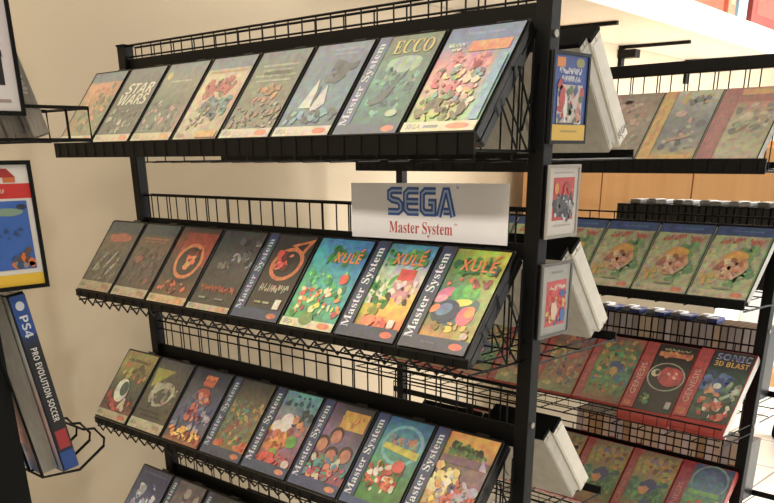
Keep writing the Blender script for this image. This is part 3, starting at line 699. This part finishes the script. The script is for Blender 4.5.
labC = ['%s red-edged carton on the rear rack third tier' % ordinal[i] for i in range(5)]+['red-striped green cartoon carton beside the black carton, rear rack third tier',
        'black carton with a red emblem in a ring, rear rack third tier', 'carton titled SONIC 3D BLAST at the right end of the rear rack third tier']
for i, (k, fn) in enumerate(rowC):
    r = proto(k, fn, 'card'); put2(r, i, 8, -.776, .957+(.0 if i < 7 else .004)); tag(r, labC[i], 'game box', 'red cartons on the rear rack third tier')
rowD = [('spin', e_spin)]*7+[('arch', e_arch)]
for i, (k, fn) in enumerate(rowD):
    if i < 2: continue
    r = proto(k, fn, 'card'); put2(r, i, 8, -.782, .670)
    tag(r, 'carton with a pale arch on blue, right end of the rear rack lowest tier' if k == 'arch' else 'red-striped green carton, %s on the rear rack lowest tier' % ordinal[i], 'game box', 'red cartons on the rear rack lowest tier')

# ------------------------------------------------------------------ white cases on the rear side of the front rack
def white_case(n, mt):
    root = empty('game_case'); m = MB(); W, H, d = .139, .191, (.031 if n == 0 else .024)
    shell_mesh(m, W, H, d, 0); m.build('shell', mt, root, bevel=.001)
    m = MB(); m.bx(-W/2-.0008, -W/2, .003, d-.003, .012, H-.012); m.build('side_label', M['white_case'] if n == 0 else M['grey_case'], root)
    m = MB(); m.bx(-W/2-.0006, W/2, -.0006, d, H-.004, H+.003); m.build('top_edge', M['rubber'], root)
    return root
wgrp = 'white cases leaning on the rear side of the front rack'
for t, (Z, nm) in enumerate(((1.573, 'top tier'), (1.268, 'middle tier'), (.966, 'third tier'))):
    for k in range(2):
        r = white_case(k, M['white_case'] if k == 0 else M['grey_case'])
        if t == 0 and k == 0:
            p = Print(.04, .012, 3); vs, fs = glyphs('SEGA'); mb = MB()
            mb.add([(-.139/2-.0013, .0125+y*.013, .026-x*.036) for x, y in vs], fs, [lin('3a3838')]*len(fs))
            # letters run across the stack of cases, low on the side
            mb.v = []; mb.f = []; mb.c = []
            mb.add([(-.139/2-.0013, .0155-x*.027, .020+y*.011) for x, y in vs], fs, [lin('3a3838')]*len(fs)); mb.build('side_lettering', M['ink_m'], r, ink=True)
        place(r, -.829-.003*(k % 2), 1.4235-(0, .010, .028)[t]-k*(.0315*.772+.010*.636), Z+.003-k*(.0315*.636-.010*.772), 0, LEAN, True)
        tag(r, '%s white game case on the %s rear tray, seen edge-on' % (('outer', 'inner')[k], nm), 'game case', wgrp)
        if k == 1:
            c2 = copy_tree(r); c2.location.x -= .146; tag(c2, 'pale game case on the %s rear tray, seen through the end bracket bars' % nm, 'game case', wgrp)

# ------------------------------------------------------------------ rows of cases standing spine-out on the rear rack's rear trays
rs = random.Random(5)
def spine_case(name, h, th, dp, shellm, spine, band=None):
    root = MB(); root.bx(-th/2, th/2, 0, dp, 0, h)
    o = root.build(name, shellm, None)
    s = MB(); s.bx(-th/2+.0012, th/2-.0012, -.0006, 0, .004, h-.004); s.build('spine_label', spine, o)
    if band:
        s = MB(); s.bx(-th/2+.0012, th/2-.0012, -.001, -.0006, h*.45, h*.62); s.build('spine_mark', band, o)
    return o
spineM = [mat('spine_grey', 'a09e96', .5, noise=.06), mat('spine_cream', 'c8bfa8', .5, noise=.06), mat('spine_silver', 'b4b6ba', .45, noise=.06), mat('spine_dark', '34322f', .5, noise=.1), mat('spine_blue', '3c4c8c', .45, noise=.1), mat('spine_tan', 'a8946c', .5, noise=.08), mat('spine_white', 'cfcfd2', .5, noise=.05)]
red_mark = mat('spine_red_mark', '9c3a30', .5)
rows = [  # x0, x1, z, h, thickness, palette, shell, group, label
 (-1.32, -.86, 1.2225, .196, .0185, [3, 3, 3, 3, 3], 'case', 'black cases standing on the rear rack upper rear tray', 'black game case standing in the row under the top tier of the rear rack'),
 (-1.50, -.86, .9355, .190, .0200, [0, 1, 2, 0, 6, 2], 'case', 'grey-spined cases on the rear rack middle rear tray', 'grey-spined case in the row above the red cartons of the rear rack'),
 (-1.40, -.86, .649, .170, .0235, [1, 1, 5, 1, 2, 6], 'case', 'cream-spined cases on the rear rack lower rear tray', 'cream-spined case in the row below the red cartons of the rear rack')]
for ri, (xa, xb, z, h, th, pal, sm, grp, lab) in enumerate(rows):
    cache = {}; x = xb; k = 0
    while x > xa:
        s = rs.choice(pal); mk = ri == 2 and k % 4 == 1 and k < 24; key = (s, mk)
        if key not in cache: cache[key] = o = spine_case('game_case', h, th-.0022, .085, M['case'], spineM[s], red_mark if mk else None)
        else: o = copy_tree(cache[key])
        wx, wy = T2(x, Y2R+.335+rs.uniform(0, .004)); o.location = (wx, wy, z); o.rotation_euler = (0, 0, YAW2)
        tag(o, lab, 'game case', grp)
        x -= th; k += 1
# second file of pale cases lying behind the upper two rows: their patterned tops show
for gi, (z, y, grp, lab, pals) in enumerate(((1.428-.0, 0, 'small white packets on the black case row', 'small white packet lying on top of the black case row', [6, 0, 6]),
                                    (1.1125, 0, 'small blue and white packets on the grey-spined row', 'small blue and white packet lying on the grey-spined case row', [4, 6, 4, 6]))):
    x = -.88 if gi == 0 else -1.0; k = 0; cache = {}
    while x > (-1.27 if gi == 0 else -1.42):
        w = .034; s = pals[k % len(pals)]
        if s not in cache:
            m = MB(); m.bx(-w/2+.002, w/2-.002, 0, .055, 0, .011); o = m.build('packet', spineM[s], None, bevel=.002)
            m = MB(); m.bx(-w/4, w/4, -.0005, .03, .011, .0116); m.build('packet_label', spineM[3 if s == 6 else 6], o); cache[s] = o
        else: o = copy_tree(cache[s])
        zz = (1.419 if gi == 0 else 1.126); wx, wy = T2(x, Y2R+.34+.02*(k % 2)); o.location = (wx, wy, zz); o.rotation_euler = (0, 0, YAW2+rs.uniform(-.15, .15))
        tag(o, lab, 'packet', grp); x -= w*1.12; k += 1

# ------------------------------------------------------------------ paper sign
def bezl(pts): return pts
root = empty('paper_sign', (-.957, 1.1315, 1.4165)); tag(root, 'white paper sign reading SEGA Master System behind the middle tier cases', 'sign')
SW, SH = .335, .089
def signpt(u, v, off=0):      # gently bowed sheet
    return ((u-.5)*SW, .002-.004*(2*(u-.5))**2-off, v*SH+.003*(u-.5))
mb = MB(); n = 16; vs = []; 
for o_ in (0, -.0008):
    for i in range(n+1):
        for v in (0, 1): vs.append(signpt(i/n, v, o_))
fs = [(2*i, 2*i+2, 2*i+3, 2*i+1) for i in range(n)]+[(q+2*(n+1), q+1+2*(n+1), q+3+2*(n+1), q+2+2*(n+1)) for q in range(0, 2*n, 2)]
k = 2*(n+1)
fs += [(2*i, k+2*i, k+2*i+2, 2*i+2) for i in range(n)]+[(2*i+1, 2*i+3, k+2*i+3, k+2*i+1) for i in range(n)]+[(0, 1, k+1, k), (2*n, k+2*n, k+2*n+1, 2*n+1)]
mb.add(vs, fs); mb.build('paper_sheet', M['paper'], root)
def stroke(mb, pts, wd, off, col, box, subdiv=1):
    """flat mitred stroke through letter-space points; box = (u0, v0, du, dv)"""
    u0, v0, du, dv = box; N = len(pts); L = []; Rr = []
    asp = du*SW/(dv*SH)
    P_ = [Vector((x*asp, y)) for x, y in pts]
    for i, p in enumerate(P_):
        d1 = (p-P_[i-1]).normalized() if i else (P_[1]-p).normalized()
        d2 = (P_[i+1]-p).normalized() if i < N-1 else d1
        nn = Vector((-d1.y-d2.y, d1.x+d2.x)); nn.normalize()
        k = 1/max(.4, nn.dot(Vector((-d1.y, d1.x))))
        L.append(p+nn*wd/2*k); Rr.append(p-nn*wd/2*k)
    vs = [signpt(u0+q.x/asp*du, v0+q.y*dv, off) for pr in zip(L, Rr) for q in pr]
    mb.add(vs, [(2*i, 2*i+1, 2*i+3, 2*i+2) for i in range(N-1)], [lin(col)]*(N-1))
LET = {
 'S': [[(.97, .86), (.3, .86), (.14, .8), (.14, .62), (.3, .55), (.72, .5), (.88, .4), (.88, .22), (.72, .14), (.03, .14)]],
 'E': [[(.97, .86), (.3, .86), (.12, .76), (.12, .24), (.3, .14), (.97, .14)], [(.2, .5), (.95, .5)]],
 'G': [[(.97, .86), (.3, .86), (.12, .76), (.12, .24), (.3, .14), (.86, .14), (.86, .48), (.5, .48)]],
 'A': [[(.05, .02), (.42, .86), (.58, .86), (.95, .02)], [(.36, .2), (.72, .2)]]}
mb = MB()
for i, ch in enumerate('SEGA'):
    bx_ = (.25+i*.108+(.004 if ch == 'A' else 0), .42, .100, .52)
    for pl in LET[ch]:
        stroke(mb, pl, .25, .0004, '2b56a4', bx_)
    for pl in LET[ch]:
        stroke(mb, pl, .075, .0006, '9db8dc', bx_)
mb.build('logo_print', M['ink_m'], root, ink=True)
mb = MB(); vs, fs = glyphs(serif('Master System')); mb.add([signpt(.465+x*.41, .19+y*.27, .0004) for x, y in vs], fs, [lin('b8483e')]*len(fs))
vs, fs = glyphs('TM'); mb.add([signpt(.69+x*.02, .30+y*.04, .0004) for x, y in vs], fs, [lin('b8483e')]*len(fs))
mb.build('name_print', M['ink_m'], root, ink=True)
mb = MB(); vs, fs = glyphs('R'); mb.add([signpt(.70+x*.015, .93+y*.04, .0004) for x, y in vs], fs, [lin('2f5aa6')]*len(fs))
mb.build('registered_mark', M['ink_m'], root, ink=True)

# ------------------------------------------------------------------ framed cards on the end posts (they face +x)
def card(name, label, grp, x, y0, y1, z0, z1, draw, rim='2c2a28', tilt=0):
    W, H = y1-y0, z1-z0
    root = empty(name, (x, (y0+y1)/2, z0), (tilt, 0, R(90))); tag(root, label, 'framed card', grp)
    m = MB(); m.bx(-W/2, W/2, .0004, .006, 0, H); m.build('backing', M['case'], root, bevel=.001)
    m = MB(); t = .0045
    m.bx(-W/2, W/2, -.002, .0004, 0, t); m.bx(-W/2, W/2, -.002, .0004, H-t, H); m.bx(-W/2, -W/2+t, -.002, .0004, t, H-t); m.bx(W/2-t, W/2, -.002, .0004, t, H-t)
    m.build('frame', M['post'] if rim == '2c2a28' else mat('grey_frame', rim, .4), root)
    p = Print(W-2*t, H-2*t, 11); draw(p); o = p.build('card_print', root, M['ink_m']); o.location = (0, .0002, t)
    return root
def c_blue(p):
    p.grid(['1c3f8c 1c3f8c', '2448a0 2448a0', '24489c 3458a0', '2c4c94 24448c'], jit=.04)
    p.rect(.08, .86, .32, .97, 'd8842c'); p.ell(.76, .92, .13, .07, '8c8c50'); p.scrawl(.48, .82, .66, .09, 'd0d4e0', 9); p.scrawl(.5, .73, .56, .09, 'd0d4e0', 8)
    p.rect(.12, .2, .86, .66, 'c8b8b0'); p.blobs(.15, .22, .85, .66, 34, .08, 'b03c3c c88c7c e0dcd4 5c7c4c 34508c 4c5c3c a87c8c'); p.ell(.36, .4, .06, .2, 'dcd8d0'); p.ell(.26, .5, .08, .16, 'b83c3c')
    p.rect(0, 0, 1, .19, 'd8b030'); bars(p, [(.5, .11, .5, 'a88c2c'), (.4, .2, .5, '24283c')])
def c_white(p):
    p.grid(['c4beb8 c4beb8', 'ccc6c0 ccc6c0', 'd4d0c8 d0cac4'], jit=.02)
    p.rect(.16, .22, .88, .86, 'b8302c'); bars(p, [(.5, .93, .7, 'a89c94')]); p.ell(.55, .42, .33, .22, '4c4c50', wob=.15); p.blobs(.2, .24, .85, .6, 30, .08, '5c5c60 8c8c90 2c2c30 c8c8cc 44444c'); p.ell(.26, .7, .07, .1, 'd08c2c'); p.blobs(.5, .62, .85, .82, 6, .07, 'c85444 a83430'); bars(p, [(.5, .14, .6, 'a8a098')])
def c_pink(p):
    p.grid(['a8a8a4 a4a4a0', 'b0b0ac acaca8', '9c9c98 a0a09c'], jit=.03)
    p.rect(.16, .12, .88, .78, 'c8484c'); p.scrawl(.56, .68, .56, .12, 'd8c8b0', 5, 5); p.blobs(.2, .14, .86, .62, 26, .09, 'd8a09c d0403c e0c8b8 c0604c d8b45c 3c5ca0'); p.ell(.78, .26, .1, .14, '3c64a8'); p.ell(.45, .35, .12, .18, 'e0c4ac', wob=.2); bars(p, [(.5, .9, .4, '7c7c78')])
cg = 'framed cards on the front rack upright'
card('framed_card', 'small blue framed card with yellow base, top of three on the upright', cg, -.7275, 1.131, 1.229, 1.561, 1.680, c_blue)
card('framed_card', 'white-bordered red and grey framed card, middle of three on the upright', cg, -.7275, 1.135, 1.224, 1.430, 1.533, c_white, '9c968c')
card('framed_card', 'grey framed card with pink picture, lowest of three on the upright', cg, -.7275, 1.134, 1.221, 1.280, 1.394, c_pink, '5c5a56')
def c_big(p):
    p.grid(['c8c4c8 c8c4c8', 'd4ccd0 d4ccd0', 'd8d4d4 d8d4d4'], jit=.01)
    p.rect(.12, .18, .86, .98, '201c1e'); bars(p, [(.8, .07, .2, 'a08c8c')]); p.blobs(.2, .3, .8, .9, 14, .1, '3c3438 5c5058 2c282c')
def nearer(o, k=.77):
    e = Vector((0, 0, 1.55)); o.location = e+(Vector(o.location)-e)*k; o.scale = (k, k, k)
def c_game(p):
    p.grid(['dcd8d4 dcd8d4', 'dcd8d4 dcd8d4'], jit=.01)
    p.rect(0, .73, 1, .85, 'c8302f'); p.rect(0, 0, 1, .1, 'e0b838'); p.poly([(.62, .9), (.85, .9), (.76, .97), (.68, .97)], 'a02c2c'); p.rect(.7, .86, .84, .9, 'c86c3c')
    p.rect(.06, .14, .93, .71, '3560b0'); p.ell(.7, .62, .18, .045, '7c9484', wob=.1); p.ell(.86, .66, .06, .03, '2c3448'); p.blobs(.68, .16, .9, .3, 9, .05, 'd06c34 5c4a48 8c847c 3c4c6c'); p.blobs(.5, .4, .9, .5, 4, .03, '2c4470'); p.scrawl(.5, .79, .4, .06, 'd8a8a0', 4)
lg = 'framed cards on the left end upright'
nearer(card('framed_card', 'large black-framed card at the top of the left edge', lg, -.995, .392, .4935, 1.592, 1.74, c_big, tilt=0))
nearer(card('framed_card', 'black-framed blue game poster with red and yellow bands at the left edge', lg, -.995, .380, .489, 1.409, 1.547, c_game))

# ------------------------------------------------------------------ rack at the left edge
LX0, LX1 = -1.75, -.999
base = Vector((-1.4, .45, 0)); root = empty('display_rack', base); tag(root, 'black wire rack cut off by the left edge of the photo', 'display rack', rack_group)
m = MB(base); m.bx(-1.03, -1.0, .378, .424, -.433, 1.80); m.build('upright', M['post'], root, bevel=.0015)
m = MB(base); m.bx(-1.75, -1.72, .378, .424, -.433, 1.80); m.build('upright', M['post'], root, bevel=.0015)
for px in (-1.015, -1.735):
    m = MB(base); m.bx(px-.02, px+.02, .2, .6, -.463, -.433); m.build('foot', M['post'], root, bevel=.003)
def left_tray(z, ydeep, zl):
    m = MB(base)
    # rectangular end loops, floor bars and lip
    for x in (LX1, LX1-.1, LX1-.25, LX1-.4, LX1-.55, LX1-.7):
        m.tube([(x, .43, z+.034), (x, ydeep, z+.034), (x, ydeep, z), (x, .43, z)], .0017, 6)
    m.tube([(LX1, ydeep-.028, z+.034), (LX1, ydeep-.028, z)], .0017, 6)
    m.tube([(LX1, ydeep, z+.034), (LX0, ydeep, z+.034)], .0017); m.tube([(LX1, ydeep, z), (LX0, ydeep, z)], .0017)
    for yy in (.44, .47, .50): m.tube([(LX1, yy, z), (LX0, yy, z)], .0016, 5)
    for i in range(20): m.tube([(LX1-.02-i*.036, .43, z), (LX1-.02-i*.036, ydeep, z)], .0014, 5)
    m.build('wire_tray', M['wire'], root)
    m = MB(base)
    for zz in (.05, .10, .15): m.tube([(LX1, .432-.0*zz, z+zz), (LX0, .432, z+zz)], .0016, 5)
    for i in range(21): m.tube([(LX1-i*.036, .432, z), (LX1-i*.036, .432, z+.15)], .0014, 5)
    m.build('back_fence', M['wire'], root)
left_tray(1.568, .572, 0)
m = MB(base)   # lower tray: the open loops that stick out under the case
for k, x in enumerate((LX1+.001, LX1-.035, LX1-.07, LX1-.105, LX1-.14)):
    m.tube([(x, .406, 1.40), (x, .425, 1.29), (x, .442, 1.180), (x, .492, 1.177), (x, .530, 1.2), (x, .532, 1.21), (x, .520, 1.226), (x, .505, 1.228)], .0017, 6)
for y_, z_ in ((.406, 1.40), (.442, 1.180), (.505, 1.228), (.424, 1.295)): m.tube([(LX1, y_, z_), (LX0, y_, z_)], .0016, 5)
m.build('wire_tray', M['wire'], root)

# the whole rack stands nearer the camera and is built to three quarters of these figures
KL = .77; EYE = Vector((0, 0, 1.55))
root.location = EYE+(base-EYE)*KL; root.scale = (KL, KL, KL)
def disc_case(name, label, x, yb, zb, tilt, shellm, front, spine_draw, back_draw, th=.0165):
    """upright leaning disc case seen from its edge; local y = thickness, spine faces +x"""
    root = empty(name, (x, yb, zb), (tilt, 0, PI)); tag(root, label, 'game case', 'disc cases on the left edge rack')
    W, H = .135, .176
    m = MB(); shell_mesh(m, W, H, th, 0); m.build('shell', shellm, root, bevel=.0008)
    # spine faces +x in the room: that is local -x after the half turn
    sp = empty('x'); D.objects.remove(sp)
    p = Print(th-.0016, H-.004, 4); spine_draw(p); o = p.build('spine_print', root, M['ink_m']); o.location = (-W/2-.0002, th/2, .002); o.rotation_euler = (0, 0, R(-90))
    p = Print(W-.004, H-.004, 6); back_draw(p); o = p.build('back_print', root, M['ink_m']); o.location = (0, th+.0002, .002); o.rotation_euler = (0, 0, PI)
    return root
def s_soccer(p):
    p.grid(['22427e 22427e', '22427e 22427e', '1c1c20 1c1c20', '1c1c20 1c1c20', '1c1c20 1c1c20', '1c1c20 1c1c20', '1c1c20 1c1c20', '24407c 24407c'], ny=40)
    p.rect(0, .79, 1, 1, '234a92'); p.rect(0, 0, 1, .11, '234a92'); p.rect(.1, .13, .9, .24, 'a03034'); p.ell(.5, .945, .28, .28, 'c8d0dc')
    p.text(bold('PS4'), .5, .835, 1.35, .55, 'ccd2de', -90)
    p.text(bold('PRO EVOLUTION SOCCER'), .5, .505, 4.9, .42, 'd4d4d4', -90)
def s_plain(p): p.grid(['1c1c1e 1c1c1e', '26242a 201e22'], jit=.1)
def s_pale(p): p.grid(['8c8880 8c8880', 'a09c94 8c8880'], jit=.1, ny=30)
def s_worn(p): p.grid(['6c665e 6c665e', '8c8478 7c766c', '9c9488 847c72'], jit=.15, ny=30); p.scrawl(.5, .45, 6, .5, 'b4b0a4', 16, -90)
def b_pale(p):
    p.grid(['a8a8a0 b0aca4', '7c8078 9ca09c', '9ca4a0 b0aca8', 'b8908c b89894', 'b08c8c c0a09c', '44608c 5470a0'], jit=.12); p.blobs(.05, .1, .95, .9, 20, .07, 'c8c8c4 8c8c88 b08080 6c7480')
def b_grey(p):
    p.grid(['6c6460 8c7c74', 'a8a098 8c847c', 'c0bcb8 a8a4a0'], jit=.12); p.blobs(.05, .05, .95, .95, 24, .08, 'c8c4c0 8c5c54 5c5854 a09890')
disc_case('disc_case', 'black and blue disc case titled PRO EVOLUTION SOCCER in the left rack', -.8375, .380, 1.2655, R(-8.5), M['case'], None, s_soccer, b_pale)
disc_case('disc_case', 'pale grey disc case tucked behind the soccer case', -.846, .3615, 1.2655, R(-8.5), M['grey_case'], None, s_pale, b_pale)
disc_case('disc_case', 'grey scuffed disc case leaning in the upper tray at the left edge', -.8375, .402, 1.5685, R(-17), M['scuffed'], None, s_worn, b_grey)
disc_case('disc_case', 'pale disc case leaning behind the scuffed one at the left edge', -.846, .3835, 1.5685, R(-17), M['scuffed'], None, s_worn, b_grey)

# ------------------------------------------------------------------ room
def plane_box(name, x0, x1, y0, y1, z0, z1, m): 
    b = MB(); b.bx(x0, x1, y0, y1, z0, z1); return structure(b.build(name, m))
plane_box('floor', -3.6, 3.0, -2.0, 7.6, -.1, 0, M['floor'])
plane_box('ceiling', -3.6, 3.0, -2.0, 7.6, 2.75, 2.85, M['ceiling'])
WA = R(5.5)
def WL(t, off=0):   # point on the left wall, t metres along it, off metres out from it
    return (-1.925+math.sin(-WA)*t+math.cos(WA)*off, math.cos(WA)*t+math.sin(WA)*off)
m = MB(); x, y = WL(2.6, -.06); m.box((0, 0, 1.375), (.12, 10.4, 2.75)); w = structure(m.build('wall_left', M['wall'])); w.location = (x, y, 0); w.rotation_euler = (0, 0, WA)
plane_box('wall_far', -3.6, 3.0, 7.0, 7.12, 0, 2.75, M['wall_far'])
m = MB(); x, y = WL(2.6, .008); m.box((0, 0, .05), (.016, 10.3, .1)); b = structure(m.build('baseboard_left', M['shelf'], bevel=.003)); b.location = (x, y, 0); b.rotation_euler = (0, 0, WA)

# white wall shelf on black brackets
x, y = WL(3.75, 0)
root = empty('wall_shelf', (x, y, 2.0), (0, 0, WA)); tag(root, 'white wall shelf on black brackets above the rear rack', 'shelf')
m = MB(); m.bx(0.002, .50, -1.6, 2.2, .02, .10); m.build('board', M['shelf'], root, bevel=.003)
m = MB(); m.bx(.50, .52, -1.6, 2.2, .0, .105); m.build('front_edge', M['shelf'], root, bevel=.003)
for yy in (-.93, -.35, .48, 1.4):
    m = MB(); m.bx(.002, .34, yy-.010, yy+.010, .006, .019); m.bx(.002, .018, yy-.02, yy+.02, -.10, .018); m.bx(.002, .09, yy-.03, yy+.03, -.035, .0);
    m.build('bracket', M['post'], root)
# boxes standing on the shelf
def shelf_box(label, t, off, w, d, h, col, lid, tilt=0):
    x, y = WL(t, off)
    o = MB(); o.box((0, 0, h/2), (d, w, h)); r = o.build('console_box', mat('box_print', col, .5, noise=.15, nscale=12), None, bevel=.003)
    r.location = (x, y, 2.101); r.rotation_euler = (0, 0, WA+tilt); tag(r, label, 'box', 'boxes on the wall shelf')
    m = MB(); m.box((d/2+.0008, 0, h*.5), (.0012, w*.7, h*.5)); m.build('box_label', mat('box_label_print', lid, .5, noise=.2, nscale=30), r)
shelf_box('orange-red box on the white wall shelf', 4.16, .33, .40, .2, .3, 'a8442c', 'b85434')
shelf_box('orange-pink box beside the light blue one on the wall shelf', 4.45, .34, .10, .2, .3, 'c86a50', 'd08064')
shelf_box('light blue box on the white wall shelf', 4.62, .34, .13, .2, .3, '8ab0c4', 'a8c4d0')
shelf_box('dark red box on the white wall shelf, furthest right', 5.0, .34, .46, .2, .3, '8c3a34', 'a04c40')

# wooden cabinet and things behind
root = empty('wooden_cabinet', (-1.74, 3.4, 0)); tag(root, 'honey-coloured wooden cabinet on a cream base behind the rear rack', 'cabinet')
cb = (-1.74, 3.4, 0)
m = MB(cb); m.bx(-2.18, -1.05, 3.22, 3.6, 1.20, 1.58); m.build('body', M['wood'], root, bevel=.003)
for a, b in ((-2.17, -1.805), (-1.80, -1.435), (-1.43, -1.06)):
    m = MB(cb); m.bx(a, b, 3.2, 3.219, 1.22, 1.56); d = m.build('door', M['wood'], root, bevel=.002)
    m = MB(cb); m.bx(b-.03, b-.02, 3.185, 3.2, 1.25, 1.31); m.build('handle', M['screw'], d)
m = MB(cb); m.bx(-2.16, -1.30, 3.24, 3.48, 0, 1.2); m.build('base', M['shelf'], root)
m = MB(); m.box((0, 0, .06), (.3, .22, .12)); o = m.build('cardboard_box', M['carton'], None, bevel=.004); o.location = (-1.62, 3.38, 1.581); o.rotation_euler = (0, 0, .06); tag(o, 'brown cardboard box on top of the wooden cabinet', 'box')
m = MB(); m.box((0, 0, .1205), (.3, .05, .001)); m.build('tape', M['shelf'], o)

root = empty('work_bench', (-1.1, 4.75, 0)); tag(root, 'tan-topped low bench on casters beyond the rear rack', 'bench')
b_ = (-1.1, 4.75, 0)
m = MB(b_); m.bx(-1.62, -.6, 4.4, 5.1, .52, .56); m.build('bench_top', M['wood'], root, bevel=.004)
m = MB(b_); m.bx(-1.58, -.64, 4.44, 5.06, .44, .52); m.build('apron', M['wood'], root)
for xx in (-1.55, -.67):
    for yy in (4.47, 5.03):
        m = MB(b_); m.bx(xx-.02, xx+.02, yy-.02, yy+.02, .1, .44); lg_ = m.build('leg', M['post'], root)
        m = MB(b_); m.cyl((xx-.018, yy, .05), (xx+.018, yy, .05), .05, 20); m.build('caster', M['rubber'], lg_)
        m = MB(b_); m.bx(xx-.024, xx+.024, yy-.012, yy+.012, .05, .11); m.build('caster_fork', M['screw'], lg_)

# ------------------------------------------------------------------ light
def area(name, loc, sx, sy, power, col, rot=(0, 0, 0)):
    l = D.lights.new(name, 'AREA'); l.shape = 'RECTANGLE'; l.size = sx; l.size_y = sy; l.energy = power; l.color = col
    o = D.objects.new(name, l); C.objects.link(o); o.location = loc; o.rotation_euler = rot; return o
area('ceiling_light_near', (-.5, -.9, 2.72), 1.2, .3, 44, (1, .90, .76))
area('ceiling_light_front', (-1.5, .3, 2.72), .3, .3, 9, (1, .88, .72))
area('ceiling_light_rear', (-.8, 3.6, 2.72), .6, 1.4, 42, (1, .94, .84))
area('ceiling_light_far', (0.4, 5.6, 2.72), 1.2, .6, 60, (.92, .96, 1))
l = area('added_side_light', (2.9, 5.0, 1.5), 2.0, 1.8, 120, (1, .97, .93), (0, R(90), 0)); l.data.spread = R(95)  # added side lamp, no window behind it; brightens the wall under the shelf
wd = D.worlds.new('room_air'); bpy.context.scene.world = wd; wd.use_nodes = True
wd.node_tree.nodes['Background'].inputs[0].default_value = (1, .93, .82, 1); wd.node_tree.nodes['Background'].inputs[1].default_value = .22

# ------------------------------------------------------------------ camera
F = 850.2; p_, r_, yw = R(23.078), R(-.560), R(47.177)
cd = D.cameras.new('camera'); cam = D.objects.new('camera', cd); C.objects.link(cam)
cd.sensor_fit = 'HORIZONTAL'; cd.sensor_width = 36; cd.lens = F/774*36; cd.shift_y = (516-251.5)/774; cd.clip_start = .02
R0 = Vector((math.sin(yw), math.cos(yw), 0)); U0 = Vector((-math.sin(p_)*math.cos(yw), math.sin(p_)*math.sin(yw), math.cos(p_)))
Rv = R0*math.cos(r_)+U0*math.sin(r_); Uv = U0*math.cos(r_)-R0*math.sin(r_); Fv = Uv.cross(Rv)
mt = Matrix((Rv, Uv, -Fv)).transposed().to_4x4(); mt.translation = Vector((0, 0, 1.55)); cam.matrix_world = mt
sc = bpy.context.scene; sc.camera = cam
sc.view_settings.view_transform = 'Standard'; sc.view_settings.look = 'None'; sc.view_settings.exposure = .65; sc.view_settings.gamma = 1; sc.view_settings.use_curve_mapping = False
